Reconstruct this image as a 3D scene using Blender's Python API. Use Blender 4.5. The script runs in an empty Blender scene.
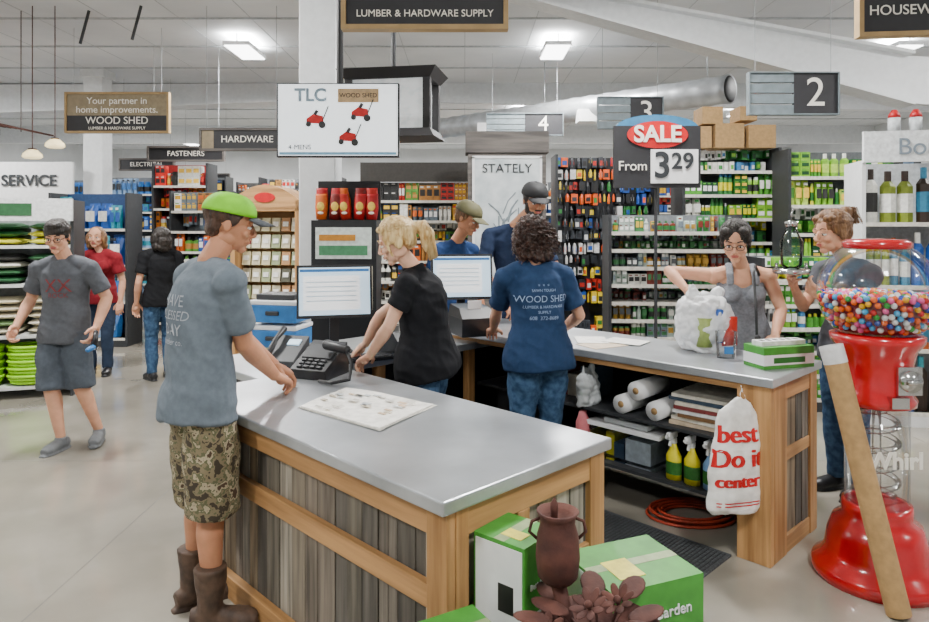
import bpy, math, random
from mathutils import Vector, Matrix, noise
from mathutils.bvhtree import BVHTree
V=Vector
random.seed(7)
scn=bpy.context.scene
def lin(h):
    h=h.lstrip('#'); o=[]
    for i in (0,2,4):
        x=int(h[i:i+2],16)/255
        o.append(x/12.92 if x<=.04045 else ((x+.055)/1.055)**2.4)
    return tuple(o)
# ---------------------------------------------------------------- materials
def pm(name,hexc,rough=.5,metal=0.,var=.12,scale=15.,bump=0.,stretch=(1,1,1),emit=0,hex2=None,bscale=None,lo=.35,hi=.65,spec=.5,coat=0):
    m=bpy.data.materials.new(name); m.use_nodes=True
    nt=m.node_tree; N=nt.nodes; L=nt.links; b=N['Principled BSDF']
    tc=N.new('ShaderNodeTexCoord'); mp=N.new('ShaderNodeMapping'); mp.inputs['Scale'].default_value=stretch
    L.new(tc.outputs['Object'],mp.inputs[0])
    nz=N.new('ShaderNodeTexNoise'); nz.inputs['Scale'].default_value=scale; nz.inputs['Detail'].default_value=5
    L.new(mp.outputs[0],nz.inputs['Vector'])
    cr=N.new('ShaderNodeValToRGB'); c=lin(hexc)
    a=tuple(x*(1-var) for x in c); d=tuple(min(1,x*(1+var)) for x in c)
    if hex2: a=c; d=lin(hex2)
    cr.color_ramp.elements[0].position=lo; cr.color_ramp.elements[0].color=(*a,1)
    cr.color_ramp.elements[1].position=hi; cr.color_ramp.elements[1].color=(*d,1)
    L.new(nz.outputs['Fac'],cr.inputs[0]); L.new(cr.outputs[0],b.inputs['Base Color'])
    b.inputs['Roughness'].default_value=rough; b.inputs['Metallic'].default_value=metal
    b.inputs['Specular IOR Level'].default_value=spec
    if coat: b.inputs['Coat Weight'].default_value=coat
    if emit:
        L.new(cr.outputs[0],b.inputs['Emission Color']); b.inputs['Emission Strength'].default_value=emit
    if bump:
        n2=nz
        if bscale:
            n2=N.new('ShaderNodeTexNoise'); n2.inputs['Scale'].default_value=bscale; n2.inputs['Detail'].default_value=4
            L.new(mp.outputs[0],n2.inputs['Vector'])
        bp=N.new('ShaderNodeBump'); bp.inputs['Strength'].default_value=bump; bp.inputs['Distance'].default_value=.02
        L.new(n2.outputs['Fac'],bp.inputs['Height']); L.new(bp.outputs[0],b.inputs['Normal'])
    return m
def vcol(name,rough=.5,coat=0,stretch=(1,1,1),lo=.82,hi=1.15,scale=30):
    m=bpy.data.materials.new(name); m.use_nodes=True; nt=m.node_tree; N=nt.nodes; L=nt.links; b=N['Principled BSDF']
    at=N.new('ShaderNodeAttribute'); at.attribute_name='Col'
    tc=N.new('ShaderNodeTexCoord'); nz=N.new('ShaderNodeTexNoise'); nz.inputs['Scale'].default_value=scale; nz.inputs['Detail'].default_value=5
    mp=N.new('ShaderNodeMapping'); mp.inputs['Scale'].default_value=stretch; L.new(tc.outputs['Object'],mp.inputs[0]); L.new(mp.outputs[0],nz.inputs['Vector'])
    mr=N.new('ShaderNodeMapRange'); mr.inputs['From Min'].default_value=.3; mr.inputs['From Max'].default_value=.7; mr.inputs['To Min'].default_value=lo; mr.inputs['To Max'].default_value=hi
    L.new(nz.outputs['Fac'],mr.inputs[0])
    mx=N.new('ShaderNodeVectorMath'); mx.operation='SCALE'; L.new(at.outputs['Color'],mx.inputs[0]); L.new(mr.outputs[0],mx.inputs['Scale'])
    L.new(mx.outputs[0],b.inputs['Base Color']); b.inputs['Roughness'].default_value=rough
    if coat: b.inputs['Coat Weight'].default_value=coat
    return m
def clear(name,tint=(.97,.98,.98),ref=.12):
    m=bpy.data.materials.new(name); m.use_nodes=True; nt=m.node_tree; N=nt.nodes; L=nt.links
    for n in list(N): N.remove(n)
    o=N.new('ShaderNodeOutputMaterial'); t=N.new('ShaderNodeBsdfTransparent'); t.inputs[0].default_value=(*tint,1)
    g=N.new('ShaderNodeBsdfGlossy'); g.inputs['Roughness'].default_value=.05
    lw=N.new('ShaderNodeLayerWeight'); lw.inputs[0].default_value=.25
    mr=N.new('ShaderNodeMapRange'); mr.inputs['To Min'].default_value=.04; mr.inputs['To Max'].default_value=.04+ref*4
    L.new(lw.outputs['Fresnel'],mr.inputs[0]); mx=N.new('ShaderNodeMixShader')
    L.new(mr.outputs[0],mx.inputs[0]); L.new(t.outputs[0],mx.inputs[1]); L.new(g.outputs[0],mx.inputs[2]); L.new(mx.outputs[0],o.inputs[0])
    return m
def film(name,col,alpha):
    m=pm(name,col,.3,var=.05,bump=.5,scale=25); m.node_tree.nodes['Principled BSDF'].inputs['Alpha'].default_value=alpha; return m
PR=vcol('printed_packaging',.45)
GLOSS=vcol('gloss_candy',.2,.5)
BARN=vcol('barn_wood_planks',.8,stretch=(16,16,.9),lo=.45,hi=1.4,scale=2.2)
wood_z=pm('pine_vertical','#c49560',.6,scale=1.6,stretch=(14,14,.8),hex2='#946a3c',bump=.2)
wood_x=pm('pine_horizontal','#c49560',.6,scale=1.6,stretch=(.8,14,14),hex2='#966d40',bump=.2)
wood_y=pm('pine_lengthwise','#c49560',.6,scale=1.6,stretch=(14,.8,14),hex2='#966d40',bump=.2)
darkwood=pm('weathered_wood','#4a4644',.7,scale=2,stretch=(1,10,10),hex2='#6b6560')
steel=pm('brushed_steel_top','#c2c6ca',.3,metal=.6,scale=2.5,hex2='#a4a8ac',bump=.03,bscale=60)
black=pm('black_plastic','#1b1c1f',.4); dark=pm('dark_grey_plastic','#2e3033',.5); white=pm('white_paint','#e6e7e8',.5,var=.04)
wire=pm('hanger_wire_grey','#9a9ea2',.5)
red=pm('red_enamel','#b80a16',.2,var=.05,coat=.6)
redm=pm('red_plastic','#c01018',.4); chrome=pm('chrome','#c8c8c8',.15,metal=1,var=.03)
duct=pm('galvanised_duct','#b9bdc1',.35,metal=.6,var=.15,scale=6)
screen=pm('screen_glow','#b9d3e6',.3,emit=1.0,var=.05,scale=4); screenw=pm('tv_screen_white','#e8eef2',.3,emit=1.2,var=.03)
green=pm('box_green','#3f8f30',.5); lime=pm('lime_plastic','#a0e010',.4); blue=pm('blue_plastic','#2f74b4',.4)
card=pm('cardboard','#a88658',.8,bump=.1,scale=30); rust=pm('rusted_metal','#40241f',.8,metal=.2,scale=12,hex2='#613a30',bump=.4)
glass=clear('clear_acrylic',(.985,.99,.99)); bagm=film('plastic_bag_white','#eceef0',.78)
blackpanel=pm('sign_black','#222226',.6); greysign=pm('sign_grey','#6f7b80',.6); tan=pm('sign_tan','#8a7c62',.6)
yellow=pm('yellow_plastic','#e6d822',.4); pink=pm('pink_plastic','#d87a80',.4); orange=pm('orange_rubber','#a83a22',.5)
# ---------------------------------------------------------------- mesh builder
class MB:
    def __init__(s):
        s.v=[];s.f=[];s.mi=[];s.c=[];s.s=[];s.mats=[];s.cur=0;s.col=(1,1,1);s.sm=False
    def use(s,m,sm=None):
        if m not in s.mats: s.mats.append(m)
        s.cur=s.mats.index(m)
        if sm is not None: s.sm=sm
        return s
    def color(s,c): s.col=lin(c) if isinstance(c,str) else c; return s
    def add(s,vs,fs):
        o=len(s.v)
        s.v.extend([tuple(p) for p in vs])
        for f in fs:
            s.f.append([i+o for i in f]); s.mi.append(s.cur); s.c.append(s.col); s.s.append(s.sm)
    def box(s,x0,x1,y0,y1,z0,z1):
        s.add([(x0,y0,z0),(x1,y0,z0),(x1,y1,z0),(x0,y1,z0),(x0,y0,z1),(x1,y0,z1),(x1,y1,z1),(x0,y1,z1)],
          [(0,3,2,1),(4,5,6,7),(0,1,5,4),(1,2,6,5),(2,3,7,6),(3,0,4,7)])
    def cbox(s,c,sz,R=None):
        h=[k/2 for k in sz]; P=[]
        for a,b,d in ((-1,-1,-1),(1,-1,-1),(1,1,-1),(-1,1,-1),(-1,-1,1),(1,-1,1),(1,1,1),(-1,1,1)):
            p=V((a*h[0],b*h[1],d*h[2])); 
            if R is not None: p=R@p
            P.append(p+V(c))
        s.add(P,[(0,3,2,1),(4,5,6,7),(0,1,5,4),(1,2,6,5),(2,3,7,6),(3,0,4,7)])
    def ell(s,c,r,R=None,nu=16,nv=10):
        if not hasattr(r,'__len__'): r=(r,r,r)
        P=[V((0,0,-r[2]))]
        for j in range(1,nv):
            t=-math.pi/2+math.pi*j/nv
            for i in range(nu):
                a=2*math.pi*i/nu; P.append(V((r[0]*math.cos(t)*math.cos(a),r[1]*math.cos(t)*math.sin(a),r[2]*math.sin(t))))
        P.append(V((0,0,r[2])))
        if R is not None: P=[R@p for p in P]
        c=V(c); P=[p+c for p in P]; F=[]
        for i in range(nu): F.append((0,1+(i+1)%nu,1+i))
        for j in range(nv-2):
            for i in range(nu):
                a=1+j*nu+i;b=1+j*nu+(i+1)%nu; F.append((a,b,b+nu,a+nu))
        n=len(P)-1;o=1+(nv-2)*nu
        for i in range(nu): F.append((n,o+i,o+(i+1)%nu))
        s.add(P,F)
    def tube(s,pts,rad,n=14,lats=None,cap=True,closed=False):
        pts=[V(p) for p in pts]; m=len(pts)
        if not hasattr(rad,'__len__'): rad=[rad]*m
        P=[];prev=None
        for k in range(m):
            if closed: d=pts[(k+1)%m]-pts[k-1]
            else: d=(pts[min(k+1,m-1)]-pts[max(k-1,0)])
            if d.length<1e-9: d=V((0,0,1))
            d.normalize()
            if lats: a=V(lats[k])
            elif prev is None: a=V((1,0,0)) if abs(d.x)<.8 else V((0,1,0))
            else: a=prev
            a=(a-d*a.dot(d)).normalized(); prev=a; b=d.cross(a)
            r=rad[k]
            ra,rb=r if hasattr(r,'__len__') else (r,r)
            for i in range(n):
                t=2*math.pi*i/n; P.append(pts[k]+a*ra*math.cos(t)+b*rb*math.sin(t))
        F=[]
        for k in range(m if closed else m-1):
            k2=(k+1)%m
            for i in range(n):
                F.append((k*n+i,k*n+(i+1)%n,k2*n+(i+1)%n,k2*n+i))
        if cap and not closed: F.append(tuple(reversed(range(n)))); F.append(tuple((m-1)*n+i for i in range(n)))
        s.add(P,F)
    def cap(s,p0,p1,r0,r1,n=14):
        s.tube([p0,p1],[r0,r1],n); s.ell(p0,r0,nu=12,nv=8); s.ell(p1,r1,nu=12,nv=8)
    def lathe(s,prof,c=(0,0,0),n=32):
        P=[];c=V(c)
        for r,z in prof:
            for i in range(n):
                t=2*math.pi*i/n; P.append(c+V((r*math.cos(t),r*math.sin(t),z)))
        F=[]
        for k in range(len(prof)-1):
            for i in range(n): F.append((k*n+i,k*n+(i+1)%n,(k+1)*n+(i+1)%n,(k+1)*n+i))
        if prof[0][0]>1e-4: F.append(tuple(reversed(range(n))))
        if prof[-1][0]>1e-4: F.append(tuple((len(prof)-1)*n+i for i in range(n)))
        s.add(P,F)
    def grid(s,fn,nu,nv):
        P=[fn(i/nu,j/nv) for j in range(nv+1) for i in range(nu+1)]; F=[]
        for j in range(nv):
            for i in range(nu):
                a=j*(nu+1)+i; F.append((a,a+1,a+nu+2,a+nu+1))
        s.add(P,F)
    def mesh(s,name):
        me=bpy.data.meshes.new(name); me.from_pydata(s.v,[],s.f)
        for m in s.mats: me.materials.append(m)
        me.polygons.foreach_set('material_index',s.mi); me.polygons.foreach_set('use_smooth',s.s)
        at=me.color_attributes.new('Col','FLOAT_COLOR','CORNER'); d=[]
        for p,c in zip(s.f,s.c): d.extend([c[0],c[1],c[2],1.]*len(p))
        at.data.foreach_set('color',d); me.update(); return me
    def obj(s,name,parent=None,bevel=0,solid=0):
        ob=bpy.data.objects.new(name,s.mesh(name)); scn.collection.objects.link(ob)
        if parent: ob.parent=parent
        if solid:
            m=ob.modifiers.new('s','SOLIDIFY'); m.thickness=solid; m.offset=0
        if bevel:
            m=ob.modifiers.new('b','BEVEL'); m.width=bevel; m.segments=2; m.limit_method='ANGLE'
        return ob
def E(name,loc=(0,0,0),yaw=0):
    e=bpy.data.objects.new(name,None); e.empty_display_size=.1; e.location=loc; e.rotation_euler=(0,0,math.radians(yaw)); scn.collection.objects.link(e); return e
def T(parent,txt,loc,size,mat,name='lettering',align='CENTER',rot=(90,0,0),ext=.002,bold=0):
    c=bpy.data.curves.new(name,'FONT'); c.body=txt; c.size=size; c.align_x=align; c.align_y='CENTER'; c.extrude=ext; c.offset=bold
    c.materials.append(mat); o=bpy.data.objects.new(name,c); o.location=loc; o.rotation_euler=[math.radians(a) for a in rot]
    scn.collection.objects.link(o); o.parent=parent; return o
def remesh(mb,name,vox,parent,sm=3,disp=None,mats=None):
    me=mb.mesh(name+'_src'); ob=bpy.data.objects.new(name+'_src',me); scn.collection.objects.link(ob)
    r=ob.modifiers.new('r','REMESH'); r.mode='VOXEL'; r.voxel_size=vox
    q=ob.modifiers.new('q','SMOOTH'); q.iterations=sm; q.factor=.5
    dg=bpy.context.evaluated_depsgraph_get(); nm=bpy.data.meshes.new_from_object(ob.evaluated_get(dg)); nm.name=name
    bpy.data.objects.remove(ob)
    nm.materials.clear()
    for m in (mats or mb.mats): nm.materials.append(m)
    if disp:
        ds=[(v.co+v.normal*disp(v.co,v.normal)) for v in nm.vertices]
        for v,d in zip(nm.vertices,ds): v.co=d
    nm.polygons.foreach_set('material_index',[0]*len(nm.polygons)); nm.polygons.foreach_set('use_smooth',[True]*len(nm.polygons)); nm.update()
    o=bpy.data.objects.new(name,nm); scn.collection.objects.link(o); o.parent=parent; return o
def decal(target,lines,center,xdir,proj,mat,name='shirt_print'):
    """print lettering onto a garment: project the letter outlines onto its surface"""
    me=target.data; bvh=BVHTree.FromPolygons([v.co for v in me.vertices],[tuple(p.vertices) for p in me.polygons])
    X=V(xdir).normalized(); D=V(proj).normalized(); U=V((0,0,1)); C=V(center); vs=[];fs=[];bad=set()
    for txt,ox,oz,size in lines:
        c=bpy.data.curves.new('t','FONT'); c.body=txt; c.size=size; c.align_x='CENTER'; c.align_y='CENTER'; c.resolution_u=3
        o=bpy.data.objects.new('t',c); scn.collection.objects.link(o); dg=bpy.context.evaluated_depsgraph_get(); m=bpy.data.meshes.new_from_object(o.evaluated_get(dg)); bpy.data.objects.remove(o)
        b=len(vs)
        for v in m.vertices:
            p=C+X*(v.co.x+ox)+U*(v.co.y+oz)-D*.4; h=bvh.ray_cast(p,D)
            if not h[0] or h[1].dot(D)>-.3: bad.add(len(vs))
            vs.append(tuple((h[0] if h[0] else p)-D*.0035))
        for p in m.polygons:
            f=[i+b for i in p.vertices]
            if not any(i in bad for i in f): fs.append(f)
    me2=bpy.data.meshes.new(name); me2.from_pydata(vs,[],fs); me2.materials.append(mat); o=bpy.data.objects.new(name,me2); scn.collection.objects.link(o); o.parent=target.parent
# ---------------------------------------------------------------- camera
cam=bpy.data.cameras.new('camera'); co=bpy.data.objects.new('camera',cam); scn.collection.objects.link(co)
co.location=(0,0,1.7); co.rotation_euler=(math.pi/2,0,0); cam.lens=26.35; cam.sensor_width=36; cam.shift_y=-.0926; scn.camera=co
cam.clip_end=200
# ---------------------------------------------------------------- room shell
CZ=4.6
floorm=pm('polished_concrete','#7f7a6f',.13,scale=.9,hex2='#a59f92',lo=.32,hi=.68,bump=.02,bscale=5,spec=.8,coat=.25)
ceilm=pm('ceiling_sheeting','#cdd1d5',.7,scale=.6,hex2='#e2e5e8')
wallm=pm('wall_paint','#d2d5d8',.7,var=.05,scale=2)
def simple(name,fn,**k):
    m=MB(); fn(m); return m.obj(name,**k)
simple('floor',lambda m:(m.use(floorm),m.box(-14,12,-5,26,-.1,0)))
simple('trim_2',lambda m:(m.use(pm('floor_joint','#6d6960',.5)),[m.box(-14,12,y,y+.006,0,.0006) for y in (1.2,4.9,8.6,12.3)],[m.box(x,x+.006,-5,26,0,.0006) for x in (-5.3,-1.9,3.6)]))
simple('ceiling',lambda m:(m.use(ceilm),m.box(-14,12,-5,26,CZ,CZ+.1)))
simple('wall_back',lambda m:(m.use(wallm),m.box(-14,12,26,26.1,0,CZ)))
simple('wall_front',lambda m:(m.use(wallm),m.box(-14,12,-5.1,-5,0,CZ)))
simple('wall_left',lambda m:(m.use(wallm),m.box(-14.1,-14,-5,26,0,CZ)))
simple('wall_right',lambda m:(m.use(wallm),m.box(12,12.1,-5,26,0,CZ)))
def seams(m):
    m.use(pm('seam_grey','#b4b9bd',.7))
    for x in range(-13,12,1): m.box(x,x+.012,-5,26,CZ-.004,CZ)
    for y in [1.5*k-4 for k in range(20)]: m.box(-14,12,y,y+.04,CZ-.02,CZ)
simple('trim_1',seams)
bm_=pm('beam_white','#e6e9eb',.6,var=.04)
def beamf(m):
    m.use(bm_)
    def slab(p0,p1,h0,h1,t):
        P=[]
        for (x,y,z),h in ((p0,h0),(p1,h1)):
            P+= [(x,y-t,z-h),(x,y+t,z-h),(x,y+t,z),(x,y-t,z)]
        m.add(P,[(0,1,2,3),(4,7,6,5),(0,4,5,1),(1,5,6,2),(2,6,7,3),(3,7,4,0)])
    slab((.2,8,4.6),(5.2,8,3.68),.1,.55,.05); slab((5.2,8,3.68),(12,8,3.3),.55,.8,.05)
    slab((.2,8,4.63),(5.2,8,3.72),.04,.04,.16); slab((.2,8,4.5),(5.2,8,3.13),.04,.04,.16)
    slab((-14,14,4.55),(-3,14,4.6),.75,.35,.1); slab((-14,14,3.83),(-3,14,4.27),.04,.04,.25)
    slab((-3,14,4.6),(12,14,4.6),.35,.6,.1)
    slab((-14,20,4.6),(12,20,4.6),.5,.5,.1)
simple('roof_beam',beamf)
def rods(m):
    m.use(dark)
    for x,y,z in ((-5.2,9.2,4.3),(-4.4,9,4.3)): m.tube([(x,y,z-.15),(x+.12,y,CZ)],.02,8)
simple('ceiling_brace',rods)
colm=pm('column_white','#e3e6e8',.5,var=.04)
def column(x,y,w):
    m=MB().use(colm); m.box(x-w/2,x+w/2,y-w/2,y+w/2,0,CZ); m.box(x-w/2-.03,x+w/2+.03,y-w/2-.03,y+w/2+.03,0,.12); m.box(x-w/2-.04,x+w/2+.04,y-w/2-.04,y+w/2+.04,CZ-.15,CZ); m.obj('column',bevel=.01)
column(-1.33,6.3,.33); column(-6.9,12.8,.36)
# ---------------------------------------------------------------- lights
tubem=pm('fluorescent_tube','#ffffff',.5,emit=9,var=0)
for y in (0,5.4,10.7,16.6,22.8):  # rearmost row is added to brighten the back wall
    for x in (-9.2,-3.45,1.42,6.75):
        e=E('fluorescent_light',(x,y,CZ-.12)); m=MB().use(white); m.box(-.2,.2,-.45,.45,-.06,.0); m.use(tubem); m.box(-.18,.18,-.43,.43,-.075,-.06)
        m.use(wire); m.box(-.01,.01,-.4,-.38,0,.12); m.box(-.01,.01,.38,.4,0,.12); m.obj('housing',e)
        dn=270 if y>1 else 175
        for en,z,rx in ((dn,-.1,0),(60,.02,math.pi)):  # downward tube light, plus an added upward fill lamp brightening the ceiling
            l=bpy.data.lights.new('tube_and_ceiling_fill','AREA'); l.shape='RECTANGLE'; l.size=.4; l.size_y=.9; l.energy=en; l.color=(1,.985,.96)
            o=bpy.data.objects.new('tube_and_ceiling_fill',l); o.location=(0,0,z); o.rotation_euler=(rx,0,0); o.parent=e; scn.collection.objects.link(o)
w=bpy.data.worlds.new('world'); scn.world=w; w.use_nodes=True; w.node_tree.nodes['Background'].inputs[0].default_value=(.8,.85,.9,1); w.node_tree.nodes['Background'].inputs[1].default_value=.5
# ---------------------------------------------------------------- checkout counter (local frame a,b,z)
B0=(.53,2.638); PH=math.degrees(math.atan2(.699,.715))
cn,sn=math.cos(math.radians(PH)),math.sin(math.radians(PH))
def K(a,b,z): return (B0[0]+a*cn-b*sn,B0[1]+a*sn+b*cn,z)
ctr=E('checkout_counter',(B0[0],B0[1],0),PH)
def top(m,a0,a1,b0,b1,z):
    m.use(steel); m.box(a0,a1,b0,b1,z-.045,z)
BC=['#6a6458','#857b6b','#948d80','#5f5a52','#7d7366','#a09889','#726a5f','#8a7a62','#565149']
def planks_a(m,a,b0,b1,z0,z1):
    m.use(BARN); b=b0
    while b<b1-.01:
        w_=min(random.uniform(.045,.13),b1-b); m.color(random.choice(BC)); o=random.uniform(0,.007); m.box(a-o,a+.015,b+.002,b+w_-.001,z0,z1); b+=w_
def planks_b(m,b,a0,a1,z0,z1):
    m.use(BARN); a=a0
    while a<a1-.01:
        w_=min(random.uniform(.045,.13),a1-a); m.color(random.choice(BC)); o=random.uniform(0,.007); m.box(a+.002,a+w_-.001,b-o,b+.015,z0,z1); a+=w_
m=MB(); top(m,-.86,.03,-.03,1.87,.875); m.obj('front_top',ctr,bevel=.006)
m=MB(); top(m,-.45,1.9,1.872,2.65,.868); m.obj('rear_top',ctr,bevel=.006)
m=MB(); top(m,1.19,1.88,-.19,2.64,.94); m.obj('side_top',ctr,bevel=.006)
m=MB()
m.use(dark); m.box(-.765,-.04,.04,1.82,.02,.82)
planks_a(m,-.785,.06,1.83,.08,.8); planks_b(m,.015,-.78,-.03,.08,.8)
m.use(wood_y); m.box(-.82,-.79,.08,1.85,.735,.829); m.box(-.82,-.79,.08,1.85,.50,.575); m.box(-.83,-.79,.08,1.85,0,.1)
m.use(wood_x); m.box(-.74,-.08,-.01,.02,.735,.829); m.box(-.74,-.08,-.008,.02,.44,.5); m.box(-.74,-.08,-.01,.02,0,.1)
m.use(wood_z); m.box(-.825,-.79,-.01,.085,0,.828); m.box(-.79,-.735,-.015,.02,0,.828); m.box(-.09,0,-.015,.03,0,.828); m.box(-.82,-.79,1.78,1.86,.1,.735); m.box(-.5,-.44,-.012,.02,.1,.735)
m.use(dark); m.box(-.03,-.005,.03,1.84,.02,.82)
m.obj('front_cabinet',ctr,bevel=.003)
m=MB()
m.use(dark); m.box(-.4,1.2,2.55,2.58,0,.82); m.box(-.4,-.37,1.9,2.55,0,.82); m.box(-.4,1.2,1.95,2.55,.3,.33)
m.use(wood_z)
for a in (-.42,.35,1.15): m.box(a,a+.07,1.9,1.95,0,.82)
m.use(wood_z); m.box(1.21,1.26,-.17,-.0,0,.895); m.box(1.262,1.42,-.17,-.13,0,.895); m.box(1.76,1.86,-.17,-.13,0,.895); m.box(1.83,1.86,-.128,0,0,.895)
m.use(wood_x); m.box(1.42,1.76,-.165,-.13,.8,.895); m.box(1.42,1.76,-.165,-.13,0,.09); m.box(1.42,1.76,-.165,-.135,.48,.54)
planks_b(m,-.15,1.41,1.77,.08,.81)
m.use(black); m.box(1.84,1.855,0,2.6,.02,.9)
m.use(wood_y); m.box(1.215,1.24,0,2.5,.86,.895); m.use(dark); m.box(1.24,1.84,-.12,1.9,.56,.58); m.box(1.24,1.84,-.12,1.9,.25,.27)
for b in (1.38,2.5): m.box(1.22,1.84,b,b+.03,0,.895)
m.obj('rear_and_side_cabinet',ctr,bevel=.003)
# ---------------------------------------------------------------- product shelving
def rc(h,v=.15):
    c=lin(h); k=1+random.uniform(-v,v); return tuple(min(1,x*k) for x in c)
def gondola(name,x,y,yaw,w,h,pal,seed=1,d=.45,lev=5,frame=dark,kind='mix',header=None,hcol=None,small=1.,z0=.12,back='#6d7276'):
    random.seed(seed); e=E(name,(x,y,0),yaw); m=MB().use(frame)
    m.box(-w/2,-w/2+.03,-d/2,d/2,0,h); m.box(w/2-.03,w/2,-d/2,d/2,0,h); m.box(-w/2+.03,w/2-.03,-d/2,d/2,0,z0)
    m.use(PR).color(back); m.box(-w/2+.03,w/2-.03,d/2-.03,d/2,z0,h)
    m.obj('frame',e); p=MB().use(PR)
    gap=(h-z0)/lev
    for L in range(lev):
        zb=z0+L*gap
        if kind!='peg' or L==0:
            p.color('#b9b9b4'); p.box(-w/2+.03,w/2-.03,-d/2+.01,d/2-.03,zb-.02,zb); p.color('#dedad0'); p.box(-w/2+.03,w/2-.03,-d/2-.002,-d/2+.008,zb-.03,zb+.005)
        if kind=='peg' and L>0 or kind=='mix' and L%3==2:
            nrow=max(1,int(gap/(.15*small))); rh=gap/nrow
            for r in range(nrow):
                cx=-w/2+.06; c=rc(random.choice(pal)); 
                while cx<w/2-.08:
                    if random.random()<.3: c=rc(random.choice(pal))
                    ww=random.uniform(.04,.085)*small; hh=rh*random.uniform(.6,.92); zt=zb+(r+1)*rh-.01; dy=random.uniform(.08,.2)
                    p.color(c)
                    if kind=='peg' and random.random()<.5: p.tube([(cx+ww/2,d/2-.05-dy,zt-hh),(cx+ww/2,d/2-.05-dy,zt-hh*.4),(cx+ww/2,d/2-.05-dy,zt)],[ww*.3,ww*.35,ww*.12],6)
                    else: p.box(cx,cx+ww,d/2-.05-dy,d/2-.04,zt-hh,zt)
                    p.color(rc(random.choice(pal+['#e8e8e8','#222222']))); p.box(cx+ww*.15,cx+ww*.85,d/2-.053-dy,d/2-.05-dy,zt-hh*.8,zt-hh*.35)
                    cx+=ww+.01
            continue
        cx=-w/2+.045
        while cx<w/2-.08:
            t=random.choice(['box','box','box','bot','jar','bag','bag']) if kind=='mix' else kind
            ww=random.uniform(.045,.13)*small; hh=min(gap*.9,random.uniform(.55,.95)*gap); k=random.randint(1,3)
            c=rc(random.choice(pal)); lc=rc(random.choice(pal+['#f0f0ec','#e0b63a','#222222'])); cc=rc(random.choice(pal+['#f0f0ec']))
            dd=min(d*.6,ww*1.5)
            st=1
            if t=='box' and random.random()<.6: st=random.choice([2,2,3]); hh=gap*.9/st
            for i in range(k):
                if cx+ww>w/2-.035: break
                y0=-d/2+.03+random.uniform(0,.04)
                for q in range(st):
                    zz=zb+q*hh
                    if t=='bot' or t=='jar':
                        r=ww/2*.94; bh=hh*(.8 if t=='bot' else .85)
                        p.color(c); p.tube([(cx+ww/2,y0+r,zz),(cx+ww/2,y0+r,zz+bh*.88),(cx+ww/2,y0+r,zz+bh)],[r,r,r*.5 if t=='bot' else r*.85],8)
                        p.color(lc); p.tube([(cx+ww/2,y0+r,zz+bh*.25),(cx+ww/2,y0+r,zz+bh*.7)],r*1.03,8,cap=False)
                        p.color(cc); p.tube([(cx+ww/2,y0+r,zz+bh),(cx+ww/2,y0+r,zz+hh)],r*(.45 if t=='bot' else .8),8)
                    else:
                        p.color(c); 
                        if t=='bag': p.tube([(cx+ww/2,y0+dd/2,zz),(cx+ww/2,y0+dd/2,zz+hh*.5),(cx+ww/2,y0+dd/2,zz+hh)],[(ww*.42,dd*.4),(ww*.5,dd*.5),(ww*.46,dd*.08)],8,lats=[(1,0,0)]*3)
                        else: p.box(cx,cx+ww*.96,y0,y0+dd,zz,zz+hh*.97)
                        p.color(lc); p.box(cx+ww*.12,cx+ww*.83,y0-.004,y0+.001,zz+hh*.3,zz+hh*.7)
                        p.color(cc); p.box(cx+ww*.12,cx+ww*.6,y0-.004,y0+.001,zz+hh*.8,zz+hh*.9)
                cx+=ww
            cx+=random.uniform(.002,.012)
    p.obj('products',e)
    if header:
        hb=MB().use(PR).color(hcol or '#e8ecee'); hb.box(-w/2,w/2,-d/2-.05,-d/2,h-.02,h+.24); hb.obj('header',e)
        if header!=' ': T(e,header,(-.12,-d/2-.056,h+.1),.2,pm('header_ink','#7d8a96',.5))
    return e
G=['#1f6d2a','#4ea030','#84c030','#dcdcd2','#154525','#d8d020','#f2f2f2','#2f7d3a','#3a7ab0','#e9e9e2']
MX=['#c42a1f','#e9e9e2','#1f52a0','#e0ae1a','#282828','#5a9a38','#b07a3a','#f2f2f2','#6e7c86','#d8641a']
R_=['#b2121a','#d42a20','#e9e9e2','#222222','#d0761a','#b2121a']
BL=['#1f52a0','#2f76c0','#dcdcd8','#8cacd0','#1a222e','#2b93a8','#1f52a0']
DK=['#22252a','#3a3f46','#c42a1f','#e0c42a','#e85a12','#2b7a38','#2052a8','#dcdcdc','#22252a']
e=E('garden_hose_shelf_unit',(-4.78,6.75,0),18); m=MB().use(dark)
for x in (-.85,.82): m.box(x,x+.03,-.25,.25,0,1.95)
m.use(PR).color('#8d9292'); m.box(-.82,.82,.22,.25,0,1.95); m.color('#cfd1cf')
for z in (.12,.62,1.12,1.5): m.box(-.82,.82,-.25,.22,z-.03,z)
m.color('#d6d8d8'); m.box(-.85,.85,-.3,-.26,1.74,1.96); m.color('#2a5b36'); m.box(-.5,.5,-.305,-.3,1.79,1.91)
random.seed(5)
for zb,n,cols in ((.62,5,['#d0c7ae','#c2b99e','#ddd5c2','#6d8a5a']),(1.12,4,['#dcd9cc','#2c5b38','#2b2b2b','#3c8b48']),(1.5,3,['#1f5a30','#6a9a48','#d8d23a','#e9e9e2'])):
    for c in range(4):
        for k in range(n): m.color(rc(random.choice(cols))); x=-.62+c*.41; m.tube([(x-.17,0,zb+.04+k*.072),(x-.12,0,zb+.04+k*.072),(x+.12,0,zb+.04+k*.072),(x+.17,0,zb+.04+k*.072)],[(.2,.012),(.22,.036),(.22,.036),(.2,.012)],10,lats=[(0,1,0)]*4)
m.obj('unit',e); m=MB()
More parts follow.
